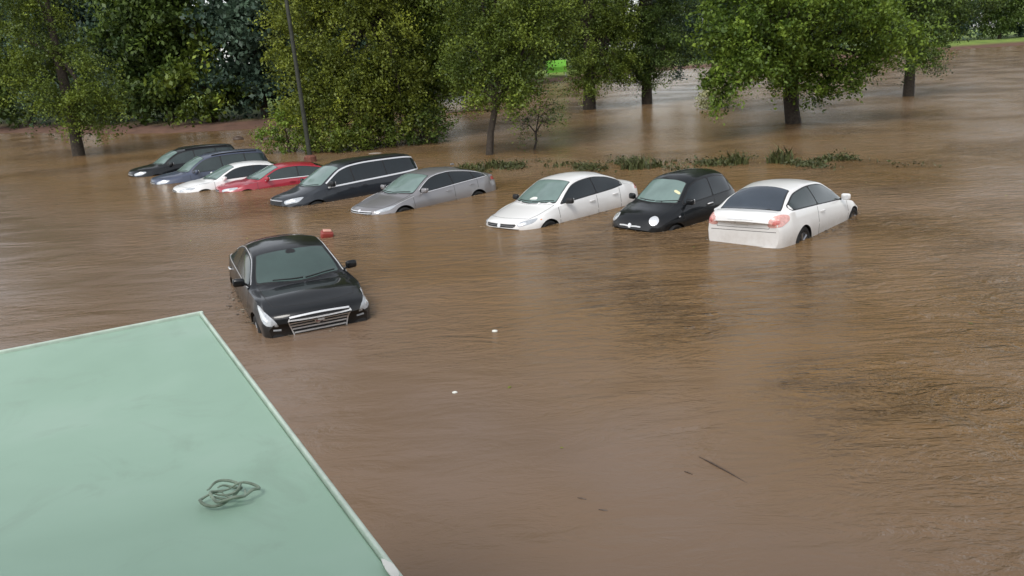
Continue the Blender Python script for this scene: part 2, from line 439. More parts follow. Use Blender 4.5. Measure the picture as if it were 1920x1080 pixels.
def sedan(L, W, H, cowl=(1.12, 1.36), hy=2.08, rh=3.35, bb=4.12, zn=.66, cz=.98, deck=1.07, tail=.95, belt=(.90, 1.0), nosew=.66, roofw=.575, coupe=False, **kw):
    hw = W / 2
    p = dict(L=L, W=W,
        zc=[(0, zn - .14), (.015, zn - .07), (.05, zn), (.14, zn + .045), (.3, zn + .09), (.7, zn + .18), (cowl[0] - .05, cz - .035), (cowl[0], cz - .005),
            ((cowl[0] + hy) / 2, (cz + H - .06) / 2 + .015), (hy, H - .065), (hy + .3, H - .018), ((hy + rh) / 2 + .05, H), (rh, H - .05),
            ((rh + bb) / 2, (H - .05 + deck) / 2 + .03), (bb, deck + .005), ((bb + L) / 2, deck - .0), (L - .1, tail + .06), (L - .03, tail - .02), (L, tail - .14)],
        ze=[(0, zn - .16), (.015, zn - .10), (.05, zn - .04), (.14, zn), (.3, zn + .045), (.7, zn + .12), (cowl[1] - .1, cz - .065), (cowl[1], cz - .03),
            ((cowl[1] + hy) / 2, (cz + H - .11) / 2 + .005), (hy, H - .125), (hy + .3, H - .075), ((hy + rh) / 2, H - .06), (rh - .05, H - .12),
            ((rh + bb) / 2 + .06, (H - .12 + deck) / 2 + .01), (bb + .08, deck - .035), ((bb + L) / 2 + .1, deck - .05), (L - .1, tail), (L - .03, tail - .06), (L, tail - .17)],
        we=[(0, nosew * .9), (.05, nosew), (.3, nosew + .03), (.9, hw - .19), (cowl[1], hw - .175), (hy, roofw + .012), (hy + .5, roofw), (rh, roofw - .02), (bb + .05, hw - .235), (bb + .3, hw - .22), (L - .05, hw - .27), (L, hw - .30)],
        zb=[(0, zn - .19), (.05, zn - .09), (.3, zn - .0), (.8, zn + .12), (cowl[1] + .1, belt[0]), (2.2, belt[0] + .035), (rh, belt[1] - .01), (bb, deck - .05), (L - .3, deck - .09), (L - .03, tail - .10), (L, tail - .2)],
        wb=[(0, nosew * .95), (.05, nosew + .05), (.3, hw - .13), (.8, hw - .075), (cowl[1], hw - .065), (2.2, hw - .06), (rh, hw - .06), (bb, hw - .085), (L - .3, hw - .14), (L, hw - .2)],
        wm=[(0, nosew + .02), (.05, nosew + .10), (.3, hw - .045), (.8, hw), (L - 1.0, hw), (L - .3, hw - .06), (L - .04, hw - .12), (L, hw - .16)],
        cowl=cowl, header=hy, rearglass=(rh + .04, bb - .02), dlo=(cowl[1] - .04, bb - .18), bpil=(2.72, 3.55), doors=(1.28, 2.72, 3.72), handles=(2.5, 3.5),
        wheels=(.90, L - 1.05), sideglass=MAT['tintl'], wsglass=MAT['ws'], rearmat=MAT['tint'])
    p.update(kw); return p

def fast_lamp(car, sx, outer, d, mat=None, inner=None, name='headlight'):
    h = car.panel(name, [(sx * x, y, z) for x, y, z in outer], (sx * d[0], d[1], d[2]), mat or MAT['lamp'], .006, .012, .05, 2)
    if inner:
        car.panel('lamp_bulb', [(sx * x, y, z) for x, y, z in inner], (sx * d[0], d[1], d[2]), MAT['lampin'], .010, .006, .04, 2, parent=h)
    return h
def disc(cx, cy, cz, r, n=14, tilt=0): return [(cx + r * math.cos(2 * math.pi * k / n), cy, cz + r * math.sin(2 * math.pi * k / n)) for k in range(n)]
FR = (0, 1, 0); BK = (0, -1, 0)

# ---- 1. dark luxury sedan, nose towards the camera
def luxury():
    p = sedan(4.97, 1.86, 1.47, (1.34, 1.58), 2.22, 3.55, 4.40, zn=.80, cz=1.0, deck=1.09, belt=(.93, 1.02), nosew=.76, roofw=.625, kf=.24,
              wsglass=MAT['wsdark'], bpil=(2.95, 3.75), doors=(1.45, 2.95, 3.95), handles=(2.72, 3.75), wheels=(.86, 3.77), hoodw=.70, handlemat=MAT['chrome'], chrometrim='full', chw=.012, hz=.13)
    c = Car('black_luxury_sedan', MAT['black'], p); c.glass(); c.seams(); c.mirrors(1.78, 1.0, MAT['black'])
    g = c.panel('grille', [(-.48, 0, .735), (.48, 0, .735), (.50, 0, .68), (.40, 0, .40), (-.40, 0, .40), (-.50, 0, .68)], FR, MAT['rub'], .004, .02, .06, 1)
    for k in range(5):
        z = .685 - k * .058; hw = .49 - max(0, (.68 - z)) * .36
        b = MB(); c.bead(b, [(x, 0, z) for x in np.linspace(-hw, hw, 12)], FR, .026, .022); b.build('grille_bar', MAT['chrome'], g)
    b = MB(); c.bead(b, [(x, 0, .755 - .03 * (x / .5) ** 2) for x in np.linspace(-.462, .462, 14)], FR, .034, .026)
    for sx in (-1, 1): c.bead(b, [(sx * .47, 0, .712), (sx * .49, 0, .67), (sx * .405, 0, .385)], FR, .020, .022)
    c.bead(b, [(x, 0, .39) for x in np.linspace(-.40, .40, 8)], FR, .024, .022)
    b.build('grille_surround', MAT['chrome'], g)
    # shield-shaped emblem in the middle of the grille
    e = c.panel('emblem', [(-.085, 0, .655), (.085, 0, .655), (.08, 0, .60), (.045, 0, .555), (0, 0, .535), (-.045, 0, .555), (-.08, 0, .60)], FR, MAT['chrome'], .036, .01, .03, 1, parent=g)
    c.panel('emblem_field', [(-.06, 0, .642), (0, 0, .642), (0, 0, .60), (-.06, 0, .60)], FR, MAT['red'], .040, .004, .03, 0, parent=e)
    c.panel('emblem_field', [(0.004, 0, .596), (.055, 0, .596), (.03, 0, .565), (0.004, 0, .555)], FR, MAT['navy'], .040, .004, .03, 0, parent=e)
    for sx in (-1, 1):
        fast_lamp(c, sx, [(.83, .72, .87), (.865, .60, .83), (.86, .40, .72), (.80, .25, .60), (.62, .14, .60), (.66, .2, .68), (.76, .4, .78)], (-.35, .8, -.45), MAT['lamp'],
                  [(.83, .66, .85), (.845, .55, .81), (.83, .38, .71), (.76, .26, .64), (.74, .28, .67), (.79, .42, .76)])
        f = c.panel('bumper_intake', [(sx * .58, 0, .46), (sx * .74, 0, .48), (sx * .74, 0, .36), (sx * .52, 0, .36)], FR, MAT['rub'], .003, .01, .06, 1)
        c.strip('fog_lamp', [[(sx * .60, 0, .53), (sx * .72, 0, .545)]], FR, MAT['lamp'], .03, .008)
    c.panel('mirror_mount', [(-.09, 2.04, 1.4), (.09, 2.04, 1.4), (.07, 2.16, 1.4), (-.07, 2.16, 1.4)], (0, 0, -1), MAT['rub'], .009, .008, .06, 1)
    tag(c.root, 'black luxury sedan nearest the camera with wide chrome barred grille, nose towards us', 'car', 'cars stranded in the flood water')
    return c
c = luxury(); c.place(-3.0, 11.93, -.42, .425, -.02, -.006)

# ---- 2. white sedan
def white_sedan():
    p = sedan(4.68, 1.79, 1.50, (1.08, 1.32), 2.06, 3.30, 3.98, zn=.70, cz=.99, deck=1.09, tail=.98, belt=(.92, 1.0), nosew=.64,
              nocut=True, sideglass=MAT['tint'], bpil=(2.70,), doors=(1.25, 2.68, 3.6), handles=(2.48, 3.4), wheels=(.88, 3.53), ar=.36, wr=.31, wz=.32, kf=.30)
    c = Car('white_sedan', MAT['white'], p); c.glass(); c.seams(); c.mirrors(1.56, .98, MAT['rub'])
    g = c.panel('grille', [(-.50, 0, .655), (.50, 0, .655), (.46, 0, .575), (-.46, 0, .575)], FR, MAT['rub'], .004, .012, .06, 1)
    c.panel('emblem', disc(0, 0, .615, .055), FR, MAT['chrome'], .012, .01, .03, 0, parent=g)
    b = MB()
    for sx in (-1, 1): c.bead(b, [(sx * x, 0, .615) for x in (.08, .25, .45)], FR, .005, .004)
    b.build('grille_bar', MAT['silver'], g)
    c.panel('lower_intake', [(-.52, 0, .50), (.52, 0, .50), (.48, 0, .40), (-.48, 0, .40)], FR, MAT['rub'], .004, .01, .07, 1)
    for sx in (-1, 1):
        fast_lamp(c, sx, [(.52, .1, .665), (.60, .15, .715), (.76, .35, .765), (.82, .50, .77), (.80, .32, .66), (.56, .1, .59)], (-.3, .85, -.2), MAT['lamp'],
                  [(.62, .15, .69), (.70, .25, .70), (.70, .22, .64), (.62, .15, .63)])
        c.panel('tail_light', [(sx * .60, 4.6, .98), (sx * .80, 4.5, 1.0), (sx * .82, 4.4, .86), (sx * .60, 4.6, .86)], (-sx * .5, -.8, 0), MAT['tail'], .005, .012, .05, 2)
        c.strip('indicator', [[(sx * .86, .62, .70), (sx * .86, .66, .705)]], (-sx, 0, 0), MAT['amber'], .03, .004)
    # sun shade / papers lying behind the windshield base
    c.panel('dash_paper', [(-.10, 1.18, 1), (.16, 1.20, 1), (.12, 1.29, 1), (-.04, 1.29, 1)], (0, 0, -1), MAT['paper'], .009, .003, .05, 2)
    tag(c.root, 'white sedan with black tinted side windows, between the grey sedan and the small black hatchback', 'car', 'cars stranded in the flood water')
    return c
c = white_sedan(); c.place(-.215, 18.98, -.54, -.82, .002, -.03)

# ---- 3. small black hatchback with round lamps
def hatch():
    L, W, H = 3.57, 1.70, 1.54; hw = W / 2
    p = dict(L=L, W=W,
        zc=[(0, .50), (.015, .58), (.06, .68), (.16, .78), (.35, .86), (.62, .92), (.85, .985), (1.2, 1.25), (1.50, 1.44), (1.8, 1.52), (2.4, 1.54), (2.95, 1.49), (3.15, 1.40), (3.38, 1.10), (3.50, .92), (3.55, .80), (3.57, .70)],
        ze=[(0, .48), (.015, .55), (.06, .64), (.16, .73), (.35, .80), (.62, .86), (.95, .945), (1.2, 1.12), (1.55, 1.365), (1.85, 1.44), (2.4, 1.455), (2.9, 1.39), (3.15, 1.25), (3.38, 1.0), (3.50, .86), (3.57, .67)],
        we=[(0, .52), (.05, .58), (.3, .60), (.62, .62), (.95, .635), (1.55, .535), (2.0, .53), (2.9, .50), (3.15, .49), (3.4, .53), (3.57, .50)],
        zb=[(0, .45), (.05, .58), (.3, .72), (.62, .82), (1.0, .905), (1.8, .94), (2.8, .98), (3.2, .98), (3.45, .84), (3.57, .62)],
        wb=[(0, .56), (.05, .64), (.3, .70), (.62, .735), (1.0, .745), (1.8, .76), (2.8, .75), (3.3, .68), (3.57, .56)],
        wm=[(0, .58), (.05, .69), (.3, .775), (.7, hw), (2.9, hw), (3.35, hw - .07), (3.57, hw - .18)],
        cowl=(.84, 1.0), header=1.52, rearglass=(3.06, 3.36), dlo=(.98, 3.02), bpil=(2.18,), doors=(.98, 2.2), handles=(2.0,), wheels=(.68, 2.98), wr=.28, wz=.28, ar=.315,
        sideglass=MAT['tint'], wsglass=MAT['ws'], rearmat=MAT['tint'], kf=.26, kr=.2, hoodw=.56, handlemat=MAT['chrome'], pil=.05, crown=2.6, zm=.60)
    c = Car('black_hatchback', MAT['black'], p); c.glass(); c.seams(); c.mirrors(1.16, .98, MAT['black'], .12, (.19, .11, .14))
    for sx in (-1, 1):
        d = (-.28 * sx, 1, -.30)
        def ring(r, cx=.545, cz=.70): return [(sx * (cx + r * math.cos(a)), .2, cz + r * 1.05 * math.sin(a)) for a in np.linspace(0, 2 * math.pi, 17)[:-1]]
        h = c.panel('headlight', ring(.108), d, MAT['chrome'], .008, .014, .05, 0)
        c.panel('lamp_bulb', ring(.094), d, MAT['lampin'], .018, .008, .04, 0, parent=h)
        c.strip('nose_trim', [[(sx * .05, 0, .565), (sx * .16, 0, .572), (sx * .30, 0, .565)]], FR, MAT['chrome'], .034, .012)
        c.strip('side_indicator', [[(sx * .8, .78, .72), (sx * .8, .84, .725)]], (-sx, 0, 0), MAT['silver'], .03, .005)
        c.panel('tail_light', [(sx * .60, 3.4, 1.0), (sx * .68, 3.35, .95), (sx * .68, 3.35, .78), (sx * .60, 3.4, .76)], (-sx * .5, -.8, 0), MAT['tail'], .005, .012, .05, 2)
    c.panel('emblem', [(x * .9, 0, z) for x, _, z in disc(0, 0, .575, .052)], FR, MAT['chrome'], .016, .012, .03, 0)
    c.panel('lower_intake', [(-.42, 0, .46), (.42, 0, .46), (.38, 0, .36), (-.38, 0, .36)], FR, MAT['rub'], .004, .01, .07, 1)
    c.panel('dash_paper', [(.36, 1.18, 1), (.53, 1.17, 1), (.53, 1.23, 1), (.37, 1.24, 1)], (0, 0, -1), MAT['yellow'], .010, .003, .05, 1)
    tag(c.root, 'small black hatchback with round headlights and rounded roof, parked between the two white cars', 'car', 'cars stranded in the flood water')
    return c
c = hatch(); c.root.scale = (1, 1, 1); c.place(2.76, 17.88, -.46, -.85, -.004, -.006)

# ---- 4. white car seen from behind
def white_rear():
    p = sedan(4.60, 1.88, 1.48, (1.15, 1.40), 2.12, 3.46, 4.20, zn=.68, cz=.97, deck=1.06, tail=1.0, belt=(.90, 1.0), nosew=.64, roofw=.585,
              bpil=(2.85,), doors=(1.3, 2.9), handles=(2.7,), rearmat=MAT['tintl'], wheels=(.92, 3.6), ar=.36, wr=.32, kr=.16, rins=.05)
    p['we'][-4] = (4.18, .69); p['we'][-3] = (4.34, .68)
    p['rearmat'] = glassmat('rear_glass', (.05, .065, .085), .08)
    c = Car('white_coupe', MAT['white'], p); c.glass(); c.seams(); c.mirrors(1.62, .97, MAT['white'])
    for sx in (-1, 1):
        t = c.panel('tail_light', [(sx * .56, 4.55, .80), (sx * .60, 4.5, .95), (sx * .78, 4.4, 1.01), (sx * .86, 4.2, .98), (sx * .885, 4.2, .88), (sx * .80, 4.4, .76), (sx * .62, 4.5, .745)], (-sx * .45, -.8, -.15), MAT['pinktail'], .008, .014, .05, 2)
        c.panel('lamp_core', [(sx * .66, 4.55, .80), (sx * .66, 4.5, .88), (sx * .74, 4.4, .90), (sx * .77, 4.4, .82)], (-sx * .45, -.8, -.15), MAT['coretail'], .013, .006, .04, 2, parent=t)
        c.strip('trunk_gap', [[(sx * .57, 4.6, .72), (sx * .60, 4.6, .98)]], BK, MAT['seam'], .010, .0012)
    c.strip('trunk_gap', [[(x, 4.6, .72) for x in np.linspace(-.57, .57, 9)]], BK, MAT['seam'], .010, .0012)
    c.strip('bumper_gap', [[(x, 4.6, .655) for x in np.linspace(-.78, .78, 11)]], BK, MAT['seam'], .012, .0012)
    c.panel('plate_recess', [(-.28, 4.6, .90), (.28, 4.6, .90), (.25, 4.6, .75), (-.25, 4.6, .75)], BK, MAT['white'], .002, .006, .06, 1)
    c.panel('license_plate', [(-.155, 4.6, .875), (.155, 4.6, .875), (.155, 4.6, .765), (-.155, 4.6, .765)], BK, MAT['plate'], .006, .006, .06, 1)
    c.strip('plate_trim', [[(x, 4.6, .91) for x in np.linspace(-.27, .27, 7)]], BK, MAT['chrome'], .022, .010)
    c.panel('emblem', disc(0, 4.6, .955, .035), BK, MAT['chrome'], .008, .008, .03, 0)
    tag(c.root, 'white car seen from behind, with wide rear window and pale red tail lights', 'car', 'cars stranded in the flood water')
    return c
c = white_rear(); c.place(7.86, 19.15, -.50, -3.902, .030, .033)

# ---- 5. grey sedan
def grey_sedan():
    p = sedan(4.85, 1.86, 1.47, (1.15, 1.42), 2.20, 3.45, 4.45, zn=.68, cz=.98, deck=1.10, tail=.98, belt=(.92, 1.03), nosew=.66, roofw=.59,
              sideglass=MAT['tint'], bpil=(2.85, 3.72), doors=(1.3, 2.85, 3.8), handles=(2.62, 3.55), wheels=(.93, 3.78), chrometrim='full', chw=.02, wsglass=MAT['ws'], ar=.40)
    c = Car('grey_sedan', MAT['grey'], p); c.glass(); c.seams(); c.mirrors(1.66, 1.0, MAT['grey'])
    g = c.panel('grille', [(-.50, 0, .64), (.50, 0, .64), (.40, 0, .42), (-.40, 0, .42)], FR, MAT['rub'], .004, .015, .06, 1)
    b = MB()
    for z in (.65, .60, .56, .52, .48): c.bead(b, [(x, 0, z) for x in np.linspace(-.46, .46, 9)], FR, .014 if z < .65 else .026, .012)
    b.build('grille_bar', MAT['chrome'], g)
    for sx in (-1, 1):
        fast_lamp(c, sx, [(.54, .1, .655), (.64, .2, .72), (.80, .50, .79), (.86, .68, .80), (.83, .40, .68), (.60, .1, .60)], (-.3, .85, -.3), MAT['lamp'],
                  [(.60, .15, .67), (.72, .3, .71), (.72, .28, .66), (.62, .15, .63)])
        c.strip('fender_trim', [[(sx * .84, .70, .82), (sx * .86, 1.0, .88), (sx * .86, 1.35, .925)]], (-sx * .5, 0, -.8), MAT['chrome'], .014, .005)
        c.panel('tail_light', [(sx * .62, 4.8, 1.0), (sx * .82, 4.6, 1.02), (sx * .86, 4.5, .92), (sx * .62, 4.8, .88)], (-sx * .5, -.8, 0), MAT['tail'], .005, .012, .05, 2)
    c.panel('emblem', disc(0, 0, .68, .05), (0, 1, -.4), MAT['chrome'], .008, .008, .03, 0)
    # antenna fin
    f = MB(); f.box((0, 3.62, 1.475), (.035, .14, .05), None, .012); f.build('antenna_fin', MAT['grey'], c.root)
    tag(c.root, 'grey sedan with water up to its lamps, between dark minivan and white sedan', 'car', 'cars stranded in the flood water')
    return c
c = grey_sedan(); c.place(-4.148, 22.119, -.58, -.785, .001, -.014)

# ---- 6. dark minivan with chrome window line
def minivan():
    L, W, H = 5.12, 1.98, 1.74; hw = W / 2
    p = dict(L=L, W=W,
        zc=[(0, .68), (.015, .76), (.05, .84), (.15, .90), (.35, .95), (.75, 1.02), (1.05, 1.10), (1.5, 1.37), (2.0, 1.61), (2.3, 1.69), (3.0, 1.74), (4.2, 1.72), (4.75, 1.66), (4.9, 1.48), (5.03, 1.15), (5.08, .95), (5.12, .80)],
        ze=[(0, .66), (.015, .73), (.05, .80), (.15, .86), (.35, .90), (.75, .96), (1.22, 1.075), (1.55, 1.27), (2.05, 1.545), (2.4, 1.62), (3.0, 1.655), (4.2, 1.635), (4.75, 1.575), (4.92, 1.35), (5.03, 1.08), (5.12, .77)],
        we=[(0, .60), (.05, .68), (.3, .71), (.75, .76), (1.22, .79), (2.05, .66), (2.6, .66), (4.2, .645), (4.8, .63), (5.12, .62)],
        zb=[(0, .62), (.05, .72), (.3, .83), (.75, .92), (1.3, 1.02), (2.2, 1.06), (4.2, 1.12), (4.85, 1.15), (5.05, .95), (5.12, .70)],
        wb=[(0, .66), (.05, .74), (.3, .84), (.75, .90), (1.3, .92), (2.2, .93), (4.2, .92), (4.8, .86), (5.12, .72)],
        wm=[(0, .68), (.05, .80), (.3, .93), (.8, hw), (4.4, hw), (4.95, hw - .07), (5.12, hw - .16)],
        cowl=(1.05, 1.26), header=2.05, rearglass=(4.78, 5.0), dlo=(1.42, 4.86), bpil=(2.35, 3.55), doors=(1.3, 2.4, 3.7), handles=(2.18, 2.65), wheels=(.95, 4.0), wr=.35, wz=.35, ar=.41,
        sideglass=MAT['tint'], wsglass=MAT['ws'], rearmat=MAT['tint'], chrometrim='full', chw=.055, topgap=.03, kf=.32, kr=.16, hoodw=.74, pil=.07, zm=.72, crown=3)
    c = Car('dark_minivan', MAT['blackgrey'], p); c.glass(); c.seams(); c.mirrors(1.52, 1.12, MAT['black'], .14, (.22, .12, .17))
    g = c.panel('grille', [(-.42, 0, .80), (.42, 0, .80), (.38, 0, .66), (-.38, 0, .66)], FR, MAT['rub'], .004, .015, .06, 1)
    b = MB(); c.bead(b, [(x, 0, .81) for x in np.linspace(-.42, .42, 9)], FR, .02, .012); c.bead(b, [(x, 0, .66) for x in np.linspace(-.38, .38, 9)], FR, .02, .012); b.build('grille_surround', MAT['chrome'], g)
    for sx in (-1, 1):
        fast_lamp(c, sx, [(.48, .1, .80), (.60, .2, .85), (.80, .5, .90), (.84, .60, .88), (.83, .42, .75), (.56, .1, .70)], (-.3, .85, -.25), MAT['lamp'],
                  [(.54, .15, .79), (.72, .3, .84), (.78, .35, .80), (.58, .15, .73)])
        c.panel('tail_light', [(sx * .72, 5.0, 1.15), (sx * .86, 4.8, 1.16), (sx * .90, 4.8, .95), (sx * .74, 5.0, .93)], (-sx * .5, -.8, 0), MAT['tail'], .005, .012, .05, 2)
        c.strip('roof_rail', [[(sx * .60, y, 1.8) for y in np.linspace(2.4, 4.5, 9)]], (0, 0, -1), MAT['rub'], .04, .035)
    tag(c.root, 'dark minivan with chrome line around its side windows, between red car and grey sedan', 'car', 'cars stranded in the flood water')
    return c
c = minivan(); c.place(-7.109, 24.407, -.66, -.883, .003, -.034)

# ---- 7/8. red sedan, white sedan beyond it
def far_sedan(name, mat, chrome, label, side):
    p = sedan(4.75, 1.84, 1.47, (1.12, 1.38), 2.12, 3.45, 4.28, zn=.74, cz=.99, deck=1.08, belt=(.93, 1.02), sideglass=side, bpil=(2.75, 3.6), wheels=(.92, 3.72), chrometrim=chrome, chw=.03)
    c = Car(name, mat, p); c.glass(); c.seams(); c.mirrors(1.62, 1.0, mat)
    g = c.panel('grille', [(-.36, 0, .68), (.36, 0, .68), (.30, 0, .52), (-.30, 0, .52)], FR, MAT['rub'], .004, .015, .06, 1)
    c.strip('grille_bar', [[(x, 0, z) for x in np.linspace(-.33, .33, 7)] for z in (.64, .60, .56)], FR, MAT['chrome'], .012, .01, parent=g)
    for sx in (-1, 1):
        fast_lamp(c, sx, [(.50, .1, .69), (.62, .2, .76), (.80, .45, .82), (.85, .55, .80), (.82, .38, .70), (.56, .1, .63)], (-.3, .85, -.25), MAT['lamp'],
                  [(.58, .15, .70), (.72, .3, .74), (.72, .28, .69), (.60, .15, .66)])
        c.panel('tail_light', [(sx * .62, 4.7, .98), (sx * .82, 4.5, 1.0), (sx * .86, 4.4, .90), (sx * .62, 4.7, .86)], (-sx * .5, -.8, 0), MAT['tail'], .005, .012, .05, 2)
    c.panel('lower_intake', [(-.5, 0, .48), (.5, 0, .48), (.46, 0, .38), (-.46, 0, .38)], FR, MAT['rub'], .004, .01, .07, 1)
    tag(c.root, label, 'car', 'cars stranded in the flood water')
    return c
c = far_sedan('red_sedan', MAT['red'], 'bottom', 'dark red sedan half under water left of the dark minivan', MAT['tintl'])
c.place(-10.3, 28.4, -.62, -1.08, -.05, 0)
c = far_sedan('white_sedan', MAT['white'], None, 'white sedan mostly hidden behind the red sedan', MAT['tint'])
c.place(-12.0, 28.9, -.62, -1.02, -.03, 0)

# ---- 9/10. suvs at the far left of the row
def suv(name, mat, label, H=1.72):
    L, W = 4.7, 1.88; hw = W / 2
    p = dict(L=L, W=W,
        zc=[(0, .76), (.015, .84), (.05, .92), (.15, .98), (.5, 1.05), (1.05, 1.12), (1.5, 1.40), (1.95, H - .11), (2.25, H - .04), (3.0, H), (4.0, H - .03), (4.4, H - .10), (4.55, 1.35), (4.66, 1.05), (4.70, .85)],
        ze=[(0, .74), (.015, .80), (.05, .87), (.15, .93), (.5, .99), (1.25, 1.09), (1.55, 1.30), (2.0, H - .17), (2.35, H - .10), (3.0, H - .075), (4.0, H - .11), (4.4, H - .2), (4.55, 1.25), (4.66, 1.0), (4.70, .82)],
        we=[(0, .60), (.05, .68), (.3, .71), (.9, .75), (1.25, .75), (2.0, .62), (2.6, .62), (4.0, .60), (4.5, .60), (4.7, .6)],
        zb=[(0, .68), (.05, .78), (.3, .88), (.9, .98), (1.3, 1.03), (2.2, 1.06), (4.0, 1.12), (4.5, 1.12), (4.7, .76)],
        wb=[(0, .66), (.05, .74), (.3, .82), (.9, .86), (1.3, .87), (2.2, .88), (4.0, .87), (4.4, .83), (4.7, .7)],
        wm=[(0, .68), (.05, .80), (.3, .90), (.8, hw), (4.0, hw), (4.5, hw - .06), (4.7, hw - .15)],
        cowl=(1.05, 1.28), header=2.0, rearglass=(4.42, 4.6), dlo=(1.40, 4.42), bpil=(2.6, 3.55), doors=(1.3, 2.6, 3.6), handles=(2.38, 3.4), wheels=(.9, 3.7), wr=.36, wz=.36, ar=.42,
        sideglass=MAT['tintl'], wsglass=MAT['ws'], rearmat=MAT['tint'], kf=.30, kr=.16, hoodw=.70, zm=.72)
    c = Car(name, mat, p); c.glass(); c.seams(); c.mirrors(1.55, 1.1, mat)
    g = c.panel('grille', [(-.42, 0, .84), (.42, 0, .84), (.38, 0, .66), (-.38, 0, .66)], FR, MAT['rub'], .004, .015, .06, 1)
    c.strip('grille_bar', [[(x, 0, z) for x in np.linspace(-.4, .4, 7)] for z in (.80, .74, .69)], FR, MAT['chrome'], .016, .012, parent=g)
    for sx in (-1, 1):
        fast_lamp(c, sx, [(.50, .1, .84), (.62, .2, .90), (.80, .4, .95), (.84, .5, .90), (.80, .3, .80), (.56, .1, .76)], (-.3, .85, -.25), MAT['lamp'], [(.58, .15, .84), (.72, .3, .88), (.72, .28, .83), (.60, .15, .80)])
        c.panel('tail_light', [(sx * .66, 4.6, 1.15), (sx * .80, 4.4, 1.18), (sx * .84, 4.4, .98), (sx * .68, 4.6, .95)], (-sx * .5, -.8, 0), MAT['tail'], .005, .012, .05, 2)
        c.strip('roof_rail', [[(sx * .56, y, 1.8) for y in np.linspace(2.3, 4.1, 9)]], (0, 0, -1), MAT['rub'], .035, .04)
    tag(c.root, label, 'car', 'cars stranded in the flood water'); return c
c = suv('navy_suv', MAT['navy'], 'dark blue sport utility car with black roof rails beyond the half hidden white sedan'); c.place(-13.9, 31.6, -.78, -.98)
c = suv('black_suv', MAT['black'], 'black car roof at the far left end of the row, farthest of the parked cars', 1.70); c.place(-16.0, 34.4, -.72, -.95)

# ------------------------------------------------------------------ ground under the flood, banks
rnd = random.Random(7); rng = np.random.default_rng(11)
shore = pchip([(-400, 150), (-90, 92), (-45, 74), (-20, 59.5), (-14, 61), (-8, 80), (4, 112), (27, 138), (60, 150), (120, 165), (400, 260)])
def ground_z(x, y):
    d = y - shore(x)
    k = sm((d + 5) / 7)
    z = -.85 + k * 1.15
    if d > 2: z += (1 - math.exp(-(d - 2) / 25)) * (2.2 if x > -5 else 1.6)
    return z + .05 * math.sin(x * .9 + y * .4) * k
xs = sorted(set([round(v, 2) for v in list(np.arange(-60, 70, 2.5)) + list(np.arange(-400, 401, 20))]))
ys = sorted(set([round(v, 2) for v in list(np.arange(-60, 50, 10)) + list(np.arange(50, 180, 2.0)) + list(np.arange(180, 620, 30))]))
V = [(x, y, ground_z(x, y)) for y in ys for x in xs]; n = len(xs)
Fc = [(j * n + i, j * n + i + 1, (j + 1) * n + i + 1, (j + 1) * n + i) for j in range(len(ys) - 1) for i in range(n - 1)]
m, nt, b = nodes('bank_ground'); co = coord(nt)
sx = nt.nodes.new('ShaderNodeSeparateXYZ'); nt.links.new(co, sx.inputs[0])
mud = ramp(nt, noise(nt, .8, 6, .6, co), [(.3, (.09, .05, .035)), (.7, (.17, .09, .06))])
lawn = ramp(nt, noise(nt, .35, 6, .65, co), [(.3, (.10, .16, .03)), (.7, (.26, .36, .07))])
fac = nt.nodes.new('ShaderNodeMapRange'); nt.links.new(sx.outputs['Z'], fac.inputs[0]); fac.inputs[1].default_value = .35; fac.inputs[2].default_value = .75
mx = nt.nodes.new('ShaderNodeMix'); mx.data_type = 'RGBA'; nt.links.new(fac.outputs[0], mx.inputs['Factor']); nt.links.new(mud, mx.inputs['A']); nt.links.new(lawn, mx.inputs['B'])
nt.links.new(mx.outputs['Result'], b.inputs['Base Color']); b.inputs['Roughness'].default_value = .9
tag(mk('ground', V, Fc, m), kind='structure')

# muddy flood water
m, nt, b = nodes('flood_water'); co = coord(nt)
big = noise(nt, .16, 3, .5, co, .8)
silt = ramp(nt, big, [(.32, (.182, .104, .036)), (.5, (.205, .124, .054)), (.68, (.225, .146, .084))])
b.inputs['Roughness'].default_value = .18; b.inputs['IOR'].default_value = 1.33
def bump(height, strength, dist, prev=None):
    n = nt.nodes.new('ShaderNodeBump'); n.inputs['Distance'].default_value = dist
    if isinstance(strength, float): n.inputs['Strength'].default_value = strength
    else: nt.links.new(strength, n.inputs['Strength'])
    nt.links.new(height, n.inputs['Height'])
    if prev is not None: nt.links.new(prev, n.inputs['Normal'])
    return n.outputs[0]
mask = noise(nt, .22, 3, .5, coord(nt, 'Object', (1, 1, 1), (0, 0, .6)), .5)
mk_ = nt.nodes.new('ShaderNodeMapRange'); nt.links.new(mask, mk_.inputs[0]); mk_.inputs[1].default_value = .42; mk_.inputs[2].default_value = .62; mk_.inputs[3].default_value = .32; mk_.inputs[4].default_value = 1.0
# ripples run calmer in the sheltered water by the building
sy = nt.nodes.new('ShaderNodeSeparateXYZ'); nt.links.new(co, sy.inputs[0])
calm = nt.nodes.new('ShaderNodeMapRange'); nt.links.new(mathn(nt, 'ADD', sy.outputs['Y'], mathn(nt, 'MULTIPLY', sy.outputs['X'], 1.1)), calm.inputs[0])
calm.inputs[1].default_value = 8; calm.inputs[2].default_value = 13; calm.inputs[3].default_value = .12; calm.inputs[4].default_value = 1
